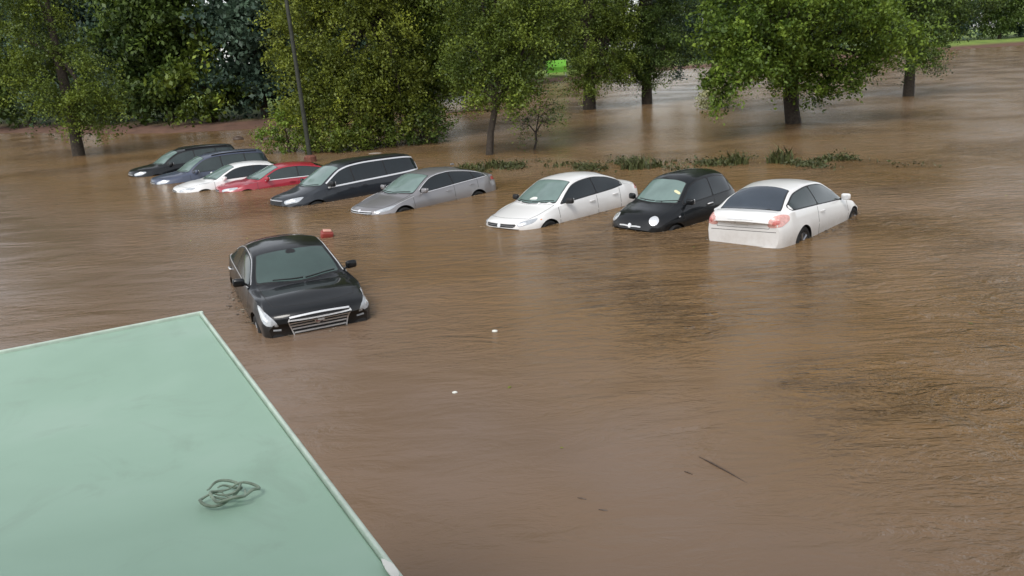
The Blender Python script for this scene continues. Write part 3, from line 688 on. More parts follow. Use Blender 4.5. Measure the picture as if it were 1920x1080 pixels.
# greyer base colour near the building paints in sky reflection; ochre mud farther out
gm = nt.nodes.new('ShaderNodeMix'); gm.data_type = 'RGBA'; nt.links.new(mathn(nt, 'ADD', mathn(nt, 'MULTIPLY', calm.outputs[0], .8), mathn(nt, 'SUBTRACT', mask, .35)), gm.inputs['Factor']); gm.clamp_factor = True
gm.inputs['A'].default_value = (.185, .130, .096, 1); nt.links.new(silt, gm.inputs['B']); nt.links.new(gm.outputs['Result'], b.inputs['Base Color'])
wind = nt.nodes.new('ShaderNodeMapRange'); nt.links.new(sy.outputs['Y'], wind.inputs[0]); wind.inputs[1].default_value = 45; wind.inputs[2].default_value = 90; wind.inputs[3].default_value = 1; wind.inputs[4].default_value = 2.2
st = mathn(nt, 'MULTIPLY', mk_.outputs[0], calm.outputs[0])
r1 = noise(nt, 1.6, 5, .62, coord(nt, 'Object', (.55, 1.5, 1), (0, 0, -.25)), 1.4)
r2 = noise(nt, 3.4, 4, .62, coord(nt, 'Object', (.45, 1.6, 1), (0, 0, .35)), 1.0)
swell = noise(nt, .5, 2, .5, coord(nt, 'Object', (.6, 1.3, 1)), .6)
n1 = bump(swell, .6, .12)
r3 = noise(nt, 9, 2, .5, coord(nt, 'Object', (.5, 1.4, 1), (0, 0, -.1)), 1.2)
n1 = bump(r1, mathn(nt, 'MULTIPLY', st, wind.outputs[0]), .46, n1)
n1 = bump(r3, mathn(nt, 'MULTIPLY', st, .7), .022, n1)
n1 = bump(r2, mathn(nt, 'MULTIPLY', st, 1.0), .16, n1)
nt.links.new(n1, b.inputs['Normal'])
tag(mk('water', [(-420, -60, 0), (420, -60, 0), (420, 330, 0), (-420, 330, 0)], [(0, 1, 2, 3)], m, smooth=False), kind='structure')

# ------------------------------------------------------------------ foliage
def leafmat(name, dark, light, rough=.5):
    m = bpy.data.materials.new(name); m.use_nodes = True; nt = m.node_tree; b = nt.nodes['Principled BSDF']
    at = nt.nodes.new('ShaderNodeAttribute'); at.attribute_name = 'tint'
    r = ramp(nt, at.outputs['Fac'], [(0, dark), (.6, tuple((a + b_) / 2 for a, b_ in zip(dark, light))), (1, light)])
    nt.links.new(r, b.inputs['Base Color']); b.inputs['Roughness'].default_value = rough
    b.inputs['Specular IOR Level'].default_value = .35
    tr = nt.nodes.new('ShaderNodeBsdfTranslucent'); nt.links.new(r, tr.inputs[0])
    mx = nt.nodes.new('ShaderNodeMixShader'); mx.inputs[0].default_value = .22
    out = nt.nodes['Material Output']; nt.links.new(b.outputs[0], mx.inputs[1]); nt.links.new(tr.outputs[0], mx.inputs[2]); nt.links.new(mx.outputs[0], out.inputs[0])
    return m
LEAF = dict(mid=leafmat('leaf_green', (.045, .075, .012), (.28, .36, .05)),
            olive=leafmat('leaf_olive', (.050, .074, .012), (.34, .39, .05)),
            bright=leafmat('leaf_fresh', (.05, .095, .012), (.27, .38, .05)),
            teal=leafmat('leaf_bluegreen', (.032, .062, .044), (.12, .19, .12)),
            dark=leafmat('leaf_dark', (.028, .055, .014), (.17, .25, .04)),
            grass=leafmat('weed_green', (.05, .055, .022), (.12, .14, .05)))
bark = plain('bark', (.045, .035, .026), .9, 0, .5, 9)
def leaves(name, C, sz, tint, mat, parent, droop=.35, up=.7):
    """C: leaf centres (n,3); sz sizes; one mesh of small folded leaves"""
    n = len(C); nr = rng.normal(size=(n, 3)); nr[:, 2] += up; nr /= np.linalg.norm(nr, axis=1)[:, None]
    a = rng.normal(size=(n, 3)); a[:, 2] -= droop; a -= (a * nr).sum(1)[:, None] * nr; a /= np.linalg.norm(a, axis=1)[:, None]
    b_ = np.cross(nr, a); s_ = sz[:, None]
    P = np.empty((n, 4, 3)); P[:, 0] = C - a * s_ * .55; P[:, 1] = C + b_ * s_ * .32 + nr * s_ * .08; P[:, 2] = C + a * s_ * .55; P[:, 3] = C - b_ * s_ * .32 + nr * s_ * .08
    me = bpy.data.meshes.new(name); me.vertices.add(4 * n); me.vertices.foreach_set('co', P.ravel())
    me.loops.add(4 * n); me.loops.foreach_set('vertex_index', np.arange(4 * n, dtype=np.int32))
    me.polygons.add(n); me.polygons.foreach_set('loop_start', np.arange(0, 4 * n, 4, dtype=np.int32)); me.polygons.foreach_set('loop_total', np.full(n, 4, np.int32))
    me.materials.append(mat); me.update(calc_edges=True)
    at = me.attributes.new('tint', 'FLOAT', 'POINT'); at.data.foreach_set('value', np.repeat(np.clip(tint, 0, 1), 4).astype(np.float32))
    o = bpy.data.objects.new(name, me); COL.objects.link(o); o.parent = parent; return o
def clumps(blobs, per, cr, nleaf):
    """sprays of leaves spread through ellipsoid blobs (x,y,z,rx,ry,rz)"""
    CC, T, K = [], [], []
    for (x, y, z, rx, ry, rz) in blobs:
        k = max(3, int(1.25 * per * (rx * ry * rz) ** (2 / 3)))
        d = rng.normal(size=(k, 3)); d /= np.linalg.norm(d, axis=1)[:, None]
        r = rng.uniform(.25, 1.05, k) ** .5
        c = np.array([x, y, z]) + d * r[:, None] * np.array([rx, ry, rz])
        t0 = np.clip(rng.normal(.36, .22, k), 0, 1)
        K.append(c)
        for i in range(k):
            m_ = int(nleaf * rng.uniform(.5, 1.5)); rr = cr * rng.uniform(.6, 1.4)
            # a spray: elongated along an arching twig
            ax = d[i] * np.array([1, 1, .3]) + rng.normal(size=3) * .4; ax[2] -= .25; ax /= np.linalg.norm(ax)
            u = rng.uniform(-1, 1, m_)
            q = c[i] + ax * (u * rr * 1.5)[:, None] + rng.normal(size=(m_, 3)) * rr * .36; q[:, 2] -= (u * u) * rr * .35
            CC.append(q); T.append(np.clip(t0[i] + rng.normal(0, .09, m_), 0, 1))
    return np.concatenate(CC), np.concatenate(T), np.concatenate(K)
def tree(name, label, group, base, blobs, mat, trunk_r=.2, lean=(0, 0), per=16, cr=.46, nleaf=46, size=.18, fork=None, zmin=.05, twigs=18, tall=3.2):
    root = empty(name, base); B = Vector(base)
    if tall:
        zt = max(b_[2] + b_[5] for b_ in blobs); ax_ = sum(b_[0] for b_ in blobs) / len(blobs); ay_ = sum(b_[1] for b_ in blobs) / len(blobs)
        blobs = blobs + [(ax_ - .8, ay_ + .5, zt + .8, tall, tall * .9, 2.0), (ax_ + .9, ay_, zt + 3.2, tall * .9, tall * .8, 2.0), (ax_, ay_ + .4, zt + 5.4, tall * .6, tall * .6, 1.6)]
    rel = [(x - B.x, y - B.y, z - B.z, a, b_, c_) for x, y, z, a, b_, c_ in blobs]
    nleaf *= 1.9; size *= .73
    C, T, K = clumps(rel, per, cr, nleaf)
    ok = C[:, 2] > zmin - B.z; C, T = C[ok], T[ok]
    leaves('crown', C, size * rng.uniform(.6, 1.3, len(C)), T, mat, root)
    mb = MB(); top = max(z + c_ * .6 for _, _, z, _, _, c_ in rel)
    fz = fork if fork else top * .35
    F0 = Vector((lean[0], lean[1], fz))
    tp = [Vector((0, 0, -1.0)), Vector((0, 0, .0)), F0 * .45 + Vector((rnd.uniform(-.1, .1), 0, 0)), F0]
    mb.tube(tp, [trunk_r * 1.35, trunk_r * 1.15, trunk_r * .95, trunk_r * .85], 10)
    for x, y, z, a, b_, c_ in rel:
        e = Vector((x, y, z)); mid = F0.lerp(e, .5) + Vector((rnd.uniform(-.3, .3), rnd.uniform(-.3, .3), rnd.uniform(0, .5)))
        q1 = F0.lerp(mid, .5) + Vector((rnd.uniform(-.15, .15), 0, .1))
        mb.tube([F0 - Vector((0, 0, .1)), q1, mid, e], [trunk_r * .62, trunk_r * .48, trunk_r * .33, trunk_r * .12], 7)
        for _ in range(max(2, twigs // len(rel))):
            k = Vector(K[rnd.randrange(len(K))])
            if (k - e).length < 3: mb.tube([mid.lerp(e, rnd.random()), e.lerp(k, .5) + Vector((0, 0, .12)), k], [trunk_r * .16, trunk_r * .10, .006], 5)
    mb.build('trunk', bark, root)
    return tag(root, label, 'tree', group)
G1 = 'trees standing in the flood behind the cars'
tree('broadleaf_tree', 'large olive green tree in the flood behind the dark minivan, its leaves reaching the water', G1, (-5.7, 41.5, 0),
     [(-8.9, 41, 3.6, 2.0, 2, 1.7), (-9.3, 41.5, 6.6, 1.6, 2.3, 1.6), (-6.4, 40.5, 5.2, 2.5, 2.3, 2.0), (-7.4, 40, 2.6, 2.2, 1.8, 1.3), (-5.2, 41, 3.0, 2.0, 1.8, 1.3), (-6.2, 42, 8.4, 3.6, 3, 2.2), (-8.8, 42.5, 9.8, 2.8, 2.6, 2.0), (-9.6, 40.6, 1.9, 1.5, 1.3, 1.0), (-7.2, 40, 1.1, 1.6, 1.3, .9), (-4.8, 40.5, 1.5, 1.3, 1.2, 1.0), (-10.4, 41, 4.6, 1.0, 1, .8)],
     LEAF['olive'], .24, (.1, .1), per=20, nleaf=52)
tree('broadleaf_tree', 'dark green leafy tree in the flood right of the large olive green tree', G1, (-4.2, 44.5, 0),
     [(-3.9, 44, 4.5, 2.3, 2, 1.9), (-2.6, 44, 6.4, 2.2, 2.2, 1.9), (-4.2, 43.5, 2.6, 1.7, 1.5, 1.2), (-4.0, 45, 7.8, 3.2, 3, 2.2), (-3.7, 43, 1.2, .9, .9, .8), (-2.6, 43.5, 3.2, 1.2, 1.2, 1.1), (-2.9, 43, 4.6, 1.8, 1.4, 1.2)],
     LEAF['mid'], .20, (.1, 0), per=20, nleaf=50)
tree('slender_tree', 'tree with thin leaning dark trunk behind the gap between grey and white sedans', G1, (-.6, 34.3, 0),
     [(-.9, 34.5, 4.3, 1.6, 1.5, 1.5), (.9, 34.2, 4.5, 1.6, 1.5, 1.6), (0, 34.5, 6.6, 2.6, 2.3, 1.7), (1.0, 34, 2.9, .8, .8, .8), (.3, 33.8, 3.0, 1.0, .9, .7), (2.0, 34.5, 6.2, 1.4, 1.6, 1.5), (-1.6, 34.6, 3.3, 1.0, 1.0, .8), (2.3, 34.6, 5.0, 1.2, 1.1, .8), (.8, 33.8, 2.2, .9, .8, .5), (-.9, 34.4, 2.5, .9, .8, .6)],
     LEAF['mid'], .15, (.42, .1), per=22, nleaf=50, size=.145, cr=.40, fork=2.1)
tree('slender_tree', 'low sparse tree with drooping twigs just above the water right of the leaning trunk', G1, (1.35, 35.2, 0),
     [(1.5, 35, 1.5, 1.0, .8, .5), (.9, 35, .8, .5, .5, .35), (2.4, 35, 1.9, .9, .7, .5), (2.2, 35, 1.0, .7, .5, .4)], LEAF['dark'], .05, (.1, 0), per=11, nleaf=22, size=.12, cr=.3, fork=.8, twigs=30, tall=0)
tree('broadleaf_tree', 'distant dark trunked tree in the flood, left of the pair right of centre', G1, (6.25, 57.8, 0),
     [(6.4, 57.5, 4.0, 1.5, 2, 1.8), (4.4, 57.5, 5.8, 1.5, 1.5, 1.2), (7.8, 57.5, 4.4, 2.0, 2, 1.9), (6.5, 58, 7.4, 3.4, 2.6, 2.2), (6.0, 57.5, 2.3, 1.4, 1.2, 1.1), (7.4, 57.3, 2.8, 1.5, 1.2, .9), (8.6, 57.5, 3.0, 1.2, 1.2, .9), (6.4, 57, 1.7, 1.1, 1, .6), (7.8, 57, 2.2, 1.0, 1, .5), (8.0, 58, 6.2, 2, 2, 1.6)], LEAF['mid'], .42, (.1, 0), per=16, nleaf=46, size=.17)
tree('broadleaf_tree', 'distant dark trunked tree in the flood, right of the pair right of centre', G1, (10.66, 59.6, 0),
     [(9.4, 59, 4.0, 1.9, 2, 1.6), (11.2, 59, 3.9, 1.6, 1.8, 1.5), (10.2, 59.5, 7.0, 3.0, 2.4, 2.2), (10.5, 59, 2.4, 1.1, 1, .8), (9.2, 59, 2.8, 1.4, 1.2, .8), (11.6, 59, 2.6, 1.0, 1.2, .8), (9.8, 58.6, 1.9, 1.0, 1, .6), (11.0, 58.8, 1.6, .8, .8, .5), (13.2, 59.5, 3.6, 1.4, 1.2, 1.2), (11.8, 59.3, 5.4, 1.8, 1.6, 1.5), (9.6, 59.6, 5.6, 1.8, 1.6, 1.4), (12.4, 59.6, 7.4, 2.2, 1.8, 1.6)], LEAF['dark'], .36, (.1, 0), per=16, nleaf=46, size=.17)
tree('broadleaf_tree', 'bluish dark tree with hanging sprigs in the gap before the bright green tree', G1, (12.9, 72, 0),
     [(15.6, 71, 6.4, 2.2, 2, 2.4), (16.2, 71, 4.2, 1.4, 1.5, 1.2), (18.5, 72, 6.2, 2.6, 2.4, 2.6), (15.6, 70.6, 2.5, .32, .3, .9), (15.3, 70.6, 1.6, .2, .2, .5), (17.5, 72, 9.5, 3.5, 3, 2.2), (14.6, 71.5, 4.0, 1.8, 1.6, 1.3), (17.6, 71.5, 3.4, 1.6, 1.6, 1.0), (14.4, 71.5, 7.4, 2.2, 1.8, 1.8), (16.8, 71.5, 8.0, 2.2, 1.8, 1.8), (20.2, 72, 8.2, 2.6, 2, 2.2), (13.4, 72, 5.6, 1.8, 1.6, 1.5), (16.6, 71, 3.4, 1.5, 1.2, 1.0), (17.8, 71.5, 5.2, 1.9, 1.6, 1.4), (16.0, 70.8, 5.2, 1.8, 1.5, 1.3), (18.8, 71.5, 3.4, 1.4, 1.3, 1.0)], LEAF['teal'], .35, per=14, nleaf=46, size=.2)
tree('maple_tree', 'bright green tree with large leaves drooping to the water at the right', G1, (14.2, 39.5, 0),
     [(9.4, 34.5, 4.9, 1.2, 1.4, 1.3), (9.6, 34.3, 3.0, 1.0, 1.1, .9), (9.2, 34, 2.2, .8, .8, .6), (9.7, 34, 3.8, 1.2, 1.1, .9), (8.9, 34, 1.5, .45, .45, .25), (11.4, 34.6, 2.7, .7, .7, .4), (12.9, 36.5, 3.2, .9, .9, .6), (14.2, 37, 3.4, 1.0, 1, .7), (11.2, 34.5, 4.8, 1.4, 1.5, 1.3), (10.8, 34.5, 3.2, 1.0, 1.1, .7), (10.4, 34.5, 6.6, 2.4, 2, 1.4), (13, 35.5, 6.0, 2.2, 2.2, 1.6),
      (12.2, 36, 4.1, .9, 1.3, .7), (15.6, 36.5, 5.0, 2.0, 2, 1.5), (17.6, 37, 4.0, 1.8, 1.8, 1.4), (15.8, 37.5, 7.2, 3, 2.6, 1.8), (13.4, 38.3, 2.9, 1.3, 1, .8), (15.2, 38.3, 2.6, 1.3, 1, .9), (14.2, 38, 3.4, 1.7, 1.2, .8), (17.2, 38, 2.9, 1.3, 1, .8), (11.8, 36.5, 3.0, .8, .8, .45), (13.6, 38, 2.0, 1.1, .9, .6), (15.0, 38, 1.7, .9, .8, .5), (16.3, 38, 2.2, 1.1, .9, .7)],
     LEAF['bright'], .34, (-.6, -.8), per=21, cr=.40, nleaf=30, size=.21, fork=3.3)
tree('broadleaf_tree', 'dark green tree crowded behind the trunk of the bright green tree', G1, (16.9, 47, 0),
     [(14.4, 46.5, 4.6, 1.8, 1.6, 1.4), (16.2, 46.5, 3.6, 1.6, 1.6, 1.2), (17.8, 47, 4.8, 2.2, 2, 1.6), (13.4, 46.5, 3.6, 1.0, 1, .8), (16.4, 46.5, 2.0, 1.1, 1, .7), (15.8, 47.5, 7.2, 3, 2.6, 2)], LEAF['dark'], .26, per=18, nleaf=46, size=.17)
for (bx, by, lab, mt_, bl) in [
    (-24, 46, 'broad green tree in the flood at the far left edge', 'mid', [(-24, 46, 4, 3, 2.6, 2.6), (-26, 46, 6.5, 3, 2.6, 2.2), (-22.8, 45.5, 2.6, 1.8, 1.6, 1.6)]),
    (26, 52, 'round dark green tree standing in the flood at the far right edge', 'dark', [(26, 52, 4.4, 3, 2.6, 2.2), (28, 52, 6.2, 3, 2.6, 2.2), (23.6, 51.5, 5.8, 2.6, 2.3, 2.0), (26, 51, 2.4, 1.6, 1.4, 1)])]:
    tree('broadleaf_tree', lab, G1, (bx, by, 0), bl, LEAF[mt_], .3, per=15, nleaf=46, size=.18)

def shrub(loc, r, hgt, mat, label):
    root = empty('shrub', loc)
    C, T, K = clumps([(0, 0, hgt * .45, r, r * .8, hgt * .5), (r * .5, .1, hgt * .35, r * .6, r * .6, hgt * .4), (-r * .6, 0, hgt * .3, r * .6, r * .6, hgt * .32)], 26, .26, 40)
    ok = C[:, 2] > .01; leaves('foliage', C[ok], .12 * rng.uniform(.6, 1.3, ok.sum()), T[ok] + .06, mat, root)
    mb = MB()
    for k in range(14): mb.tube([(0, 0, -.3), Vector(K[k % len(K)]) * .5 + Vector((0, 0, .1)), K[k % len(K)]], [.025, .018, .005], 5)
    mb.build('stems', bark, root); tag(root, label, 'shrub', 'flooded shrubs under the trees')
shrub((-10.6, 40.5, 0), 1.5, 2.2, LEAF['bright'], 'yellow green shrub in the water left of the lamp post')
shrub((-8.4, 39.4, 0), 1.3, 1.5, LEAF['mid'], 'leafy green shrub in the water just right of the lamp post')
shrub((-6.6, 39.6, 0), 1.4, 1.6, LEAF['mid'], 'wide green shrub in the water beneath the large olive tree')
shrub((-3.9, 40.6, 0), 1.2, 1.9, LEAF['dark'], 'dark green shrub in the water behind the minivan rear')

LEAF['pale'] = leafmat('leaf_pale_yellow', (.30, .32, .14), (.70, .70, .42))
shrub((13.6, 51.5, 0), 1.05, 2.1, LEAF['pale'], 'pale yellow shrub in the far water glimpsed beneath the bright green tree')
# lime shelter on the far bank
gz = ground_z(8.6, 124); sh = empty('shelter', (8.6, 124, gz)); LIME = plain('lime_tarp', (.22, .62, .05), .6, 0, .1, 2)
mb = MB(); v = [(-1.5, -1.2, 1.35), (1.5, -1.2, 1.35), (1.5, 0, 2.3), (-1.5, 0, 2.3), (-1.5, 1.2, 1.35), (1.5, 1.2, 1.35)]
mb.add(v + [(a, b_, q - .03) for a, b_, q in v], [(0, 1, 2, 3), (3, 2, 5, 4), (7, 6, 9, 8), (8, 9, 10, 11), (0, 6, 7, 1), (4, 5, 11, 10), (1, 7, 8, 2), (2, 8, 11, 5), (0, 3, 9, 6), (3, 4, 10, 9)])
mb.box((0, -1.2, .95), (3.0, .03, .8)); mb.build('tarp', LIME, sh, smooth=False)
for px_ in (-1.45, 1.45):
    for py_ in (-1.15, 1.15):
        mb = MB(); mb.tube([(px_, py_, -.2), (px_, py_, 1.36)], .035, 8); mb.build('post', MAT['silver'], sh)
tag(sh, 'small vivid lime green tarp shelter on the far bank, seen through the trees', 'shelter')

# trees on the far banks
def far_tree_mesh(kind, mat, seed, sparse=1.0):
    global rng
    rng = np.random.default_rng(seed)
    r_ = random.Random(seed); bl = []
    H = {'tall': 15, 'mid': 11, 'low': 7.5}[kind]
    for k in range(9):
        z = H * (.16 + .80 * k / 8); rr = (2.6 + 1.2 * math.sin(math.pi * (k / 8) ** .8)) * H / 13
        a = r_.uniform(0, 6.28); q = r_.uniform(.3, 1.6)
        bl.append((q * math.cos(a), q * math.sin(a), z, rr * r_.uniform(.8, 1.2), rr, H * .12))
    C, T, K = clumps(bl, 7 * sparse, .75, 44)
    root = empty('far_tree'); leaves('crown', C, .38 * rng.uniform(.6, 1.3, len(C)), T, mat, root, 1.2)
    mb = MB(); mb.tube([(0, 0, -.5), (.1, 0, H * .4), (0, .1, H * .9)], [.32, .24, .06], 8)
    for x, y, z, *_ in bl: mb.tube([(0, 0, z * .7), (x, y, z)], [.1, .04], 5)
    mb.build('trunk', bark, root); return root
protos = {'teal_tall': far_tree_mesh('tall', LEAF['teal'], 1), 'teal_mid': far_tree_mesh('mid', LEAF['teal'], 2), 'dark_tall': far_tree_mesh('tall', LEAF['dark'], 3), 'dark_mid': far_tree_mesh('mid', LEAF['dark'], 4), 'low': far_tree_mesh('low', LEAF['mid'], 5, .6)}
used = set()
def place_far(k, x, y, rz, sc, label, group):
    src = protos[k]
    if k not in used: used.add(k); r = src
    else:
        r = src.copy(); COL.objects.link(r)
        for ch in src.children:
            c = ch.copy(); COL.objects.link(c); c.parent = r
    r.location = (x, y, ground_z(x, y) - .1); r.rotation_euler = (0, 0, rz); r.scale = (sc, sc, sc)
    tag(r, label, 'tree', group)
GL, LL = 'dark trees along the left bank', 'dark blue green tree in the curtain of trees along the left mud bank'
GR, LR = 'dark trees beyond the far lawn', 'dark tree in the distant row beyond the flooded field'
GC, LC = 'dark trees behind the large olive tree', 'dark tree in the thicket far behind the large olive tree'
for i, (x, y) in enumerate([(-58, 84), (-51, 81), (-44.5, 78), (-39, 75), (-34.5, 71), (-30, 69), (-26.5, 66), (-18.5, 64.5), (-15.2, 66)]):
    place_far(['teal_tall', 'teal_mid', 'dark_tall', 'teal_mid'][i % 4], x, y, i * 1.3, .95 + .1 * (i % 3), LL, GL)
place_far('low', -22.4, 64, 0, 1.0, 'short light green tree in the gap of the left bank with sky above it', 'low bank tree')
for i, (x, y) in enumerate([(-11.5, 78), (-7, 86), (-2, 101), (2.5, 112), (-15, 88)]):
    place_far(['dark_tall', 'teal_tall', 'dark_mid'][i % 3], x, y, i * 2.1, 1.1, LC, GC)
for i in range(16):
    x = 8 + i * 8.2 + rnd.uniform(-1.5, 1.5)
    if 18 < x < 47: continue
    place_far(['dark_tall', 'teal_tall', 'dark_tall', 'teal_mid'][i % 4], x, shore(x) + 16 + rnd.uniform(-2, 5), i * 1.7, 1.15 + .15 * (i % 3), LR, GR)
rng = np.random.default_rng(21)

# weeds poking out between the cars
def weed(x, y, r, hgt, nb, label, tone):
    C, F_, T = [], [], []
    for k in range(nb):
        a = rnd.uniform(0, 6.28); q = r * math.sqrt(rnd.random()); bx, by = q * math.cos(a) * 1.5, q * math.sin(a); h = hgt * rnd.uniform(.4, 1.1) * (1 - .5 * q / r)
        d = Vector((rnd.uniform(-1, 1), rnd.uniform(-1, 1), 0)).normalized(); wd = Vector((-d.y, d.x, 0)) * rnd.choice((.012, .02, .04)); t = rnd.random()
        p = [Vector((bx, by, -.1)), Vector((bx, by, h * .55)) + d * h * .12, Vector((bx, by, h)) + d * h * rnd.uniform(.3, 1.0)]
        i = len(C); C += [p[0] - wd, p[0] + wd, p[1] + wd, p[1] - wd, p[2]]; F_ += [(i, i + 1, i + 2, i + 3), (i + 3, i + 2, i + 4)]; T += [t] * 5
    o = mk('weed_clump', C, F_, tone, smooth=False); at = o.data.attributes.new('tint', 'FLOAT', 'POINT'); at.data.foreach_set('value', T)
    o.location = (x, y, 0); tag(o, label, 'weeds', 'weed clumps emerging from the water')
for x, y, r, hg, nb, lb in [(-.5, 30.0, .62, .42, 150, 'green weeds above water behind the rear of the grey sedan'), (-1.4, 30.6, .35, .25, 50, 'low weeds touching the grey sedan trunk, left of the taller green weeds'),
    (2.1, 29.4, .5, .22, 55, 'thin low weeds behind the roof of the white sedan'), (4.7, 27.6, .50, .58, 150, 'green weeds above the water between white sedan trunk and black hatchback'),
    (7.7, 27.2, .42, .55, 90, 'green weeds in the water behind the black hatchback'), (9.3, 26.9, .30, .75, 90, 'tallest narrow weeds behind the white car at the right'),
    (10.9, 26.6, .4, .32, 60, 'weeds in the water behind the roof of the rear facing white car'), (6.1, 28.3, .6, .16, 40, 'short sparse weeds behind the black hatchback roof')]:
    weed(x, y, r, hg, nb, lb, LEAF['grass'])

# low scruffy vegetation just breaking the surface along the flooded kerb strip
def strip_pts(n, x0, x1):
    P = []
    while len(P) < n:
        x = rnd.uniform(x0, x1); y = 30.1 - .33 * (x + 1) + rnd.gauss(0, .7) + .5 * math.sin(x * 1.7)
        dens = .5 + .5 * math.sin(x * 2.3 + 1) * math.sin(x * .9 + y * 1.3)
        if rnd.random() < dens * 1.7 - .8: P.append((x, y, max(.005, abs(rnd.gauss(0, .075)))))
    return np.array(P)
SP = strip_pts(3600, -1.8, 13.0)
o = leaves('ground_cover', SP, .09 * rng.uniform(.4, 1.5, len(SP)), np.clip(rng.normal(.4, .22, len(SP)), 0, 1), LEAF['grass'], None, 0)
tag(o, 'low scruffy green strip of plants breaking the water surface behind the cars', 'ground cover', None, 'stuff')
# fallen leaves and bits drifting on the water
LP_ = np.array([(rnd.gauss(0, 1) * 6 + 3, rnd.uniform(19, 33), .005) for _ in range(220)] + [(-8 + rnd.gauss(0, 3), rnd.uniform(33, 39), .005) for _ in range(160)] + [(rnd.uniform(-5, 9), rnd.uniform(7, 17), .004) for _ in range(14)])
o = leaves('drifting_leaves', LP_, .05 * rng.uniform(.4, 1.5, len(LP_)), np.clip(rng.normal(.45, .25, len(LP_)), 0, 1), LEAF['olive'], None, 0, 60)
tag(o, 'scattered small leaves drifting on the brown water', 'leaves', None, 'stuff')

# scum and leaf bits gathered where the water meets the cars
sc = []
for car, mw in CARS:
    inv = mw.inverted(); L_ = car.L; ctr = mw @ Vector((0, L_ / 2, 0)); ctr.z = .01
    for k in range(150):
        a = rnd.uniform(0, 2 * math.pi); d = Vector((math.cos(a), math.sin(a), 0)); o_ = ctr + d * 5
        h_ = car.bvh.ray_cast(inv @ o_, (inv.to_3x3() @ -d).normalized())
        if h_[0] is None: continue
        wpt = mw @ h_[0] + d * abs(rnd.gauss(0, .09)) + Vector((rnd.gauss(0, .04), rnd.gauss(0, .04), 0)); sc.append((wpt.x, wpt.y, .005))
SC = np.array(sc)
o = leaves('scum', SC, .05 * rng.uniform(.3, 1.8, len(SC)), np.clip(rng.normal(.45, .3, len(SC)), 0, 1), leafmat('scum_bits', (.07, .05, .03), (.50, .44, .35)), None, 0, 60)
tag(o, 'thin line of scum and leaf bits on the water along the car bodies', 'scum', None, 'stuff')

# ------------------------------------------------------------------ lamp post
lp = empty('lamp_post', (-8.57, 35.8, 0)); lp.rotation_euler = (0, R(-1.2), 0)
mb = MB(); mb.tube([(0, 0, -.8), (0, 0, .15), (0, 0, .8), (0, 0, 9)], [.13, .12, .10, .075], 14); mb.build('pole', plain('pole_paint', (.035, .038, .028), .6, .2, .3), lp)
mb = MB(); mb.tube([(0, 0, -.8), (0, 0, .22), (0, 0, .30)], [.30, .27, .13], 20); mb.build('base', plain('rusty_base', (.16, .06, .04), .85, 0, .4, 12), lp)
mb = MB(); mb.tube([(0, 0, 8.9), (0, -.3, 9.1), (0, -1.3, 9.15)], .04, 8); mb.box((0, -1.5, 9.13), (.3, .6, .12), None, .04); mb.build('lamp_head', MAT['silver'], lp)
tag(lp, 'slim dark street lamp post rising from the water behind the dark minivan', 'street lamp')

# ------------------------------------------------------------------ pale green canopy below the camera
A, Bc = Vector((-1.63, 4.04, 0)), Vector((-.30, 1.68, 0)); e = (Bc - A).normalized(); nin = Vector((-.77, -.63, 0)).normalized() 
nin = Vector((e.y, -e.x, 0)); nin = nin if nin.x < 0 else -nin
m, nt, b = nodes('mint_painted_metal'); co = coord(nt)
f1 = noise(nt, .9, 5, .6, co, .4); base = ramp(nt, f1, [(.3, (.295, .455, .345)), (.5, (.33, .50, .385)), (.72, (.40, .555, .455))])
f2 = noise(nt, 2.6, 6, .65, co, .8); dirt = ramp(nt, f2, [(.54, (0, 0, 0)), (.70, (1, 1, 1))])
mx = nt.nodes.new('ShaderNodeMix'); mx.data_type = 'RGBA'; nt.links.new(mathn(nt, 'MULTIPLY', dirt, .62), mx.inputs['Factor']); nt.links.new(base, mx.inputs['A']); mx.inputs['B'].default_value = (.27, .39, .30, 1)
nt.links.new(mx.outputs['Result'], b.inputs['Base Color']); b.inputs['Roughness'].default_value = .42
MINT = m
cn = empty('canopy', tuple(A.lerp(Bc, .5)) [:2] + (0,))
o0 = cn.location
def cbox(name, u0, u1, v0, v1, z0, z1, mat, bev=.01):
    c = A + e * (u0 + u1) / 2 + nin * (v0 + v1) / 2; mb = MB()
    mm = Matrix((e, nin, Vector((0, 0, 1)))).transposed().to_4x4()
    if mm.determinant() < 0: pass
    mb.box(Vector((c.x, c.y, (z0 + z1) / 2)) - o0, (u1 - u0, v1 - v0, z1 - z0), mm, bev)
    o = mb.build(name, mat, cn)
    bm = bmesh.new(); bm.from_mesh(o.data); bmesh.ops.recalc_face_normals(bm, faces=bm.faces); bm.to_mesh(o.data); bm.free(); return o
cbox('roof_panel', 0, 6.0, .022, 3.4, 2.70, 2.79, MINT)
TR = plain('mint_edge', (.52, .62, .54), .4, 0, .18, 9)
cbox('edge_trim', 0, 6.0, .006, .02, 2.62, 2.803, TR, .006)
cbox('end_trim', -.022, -.002, 0, 3.4, 2.62, 2.803, TR, .006)
cbox('wall', .35, 6.0, .35, 3.2, -.9, 2.695, plain('wall_render', (.36, .37, .34), .85, 0, .15, 3))
mb = MB()
for k in range(9):
    t = k / 8; mb.box((0, 0, 0), (.001, .001, .001))
mb = MB(); cp = A + e * ((Bc - A).length * .985) + nin * .012
pts = [cp + e * (.05 * math.cos(a) * (1 + .25 * math.sin(3 * a))) + nin * (.012 * math.sin(a) + .010) for a in np.linspace(0, 2 * math.pi, 15)[:-1]]
mb.add([Vector((p.x, p.y, 2.8045)) - o0 for p in pts] + [Vector((p.x, p.y, 2.800)) - o0 for p in pts], [tuple(range(14))] + [(i, (i + 1) % 14, 14 + (i + 1) % 14, 14 + i) for i in range(14)])
mb.build('paint_chip', MAT['paper'], cn)
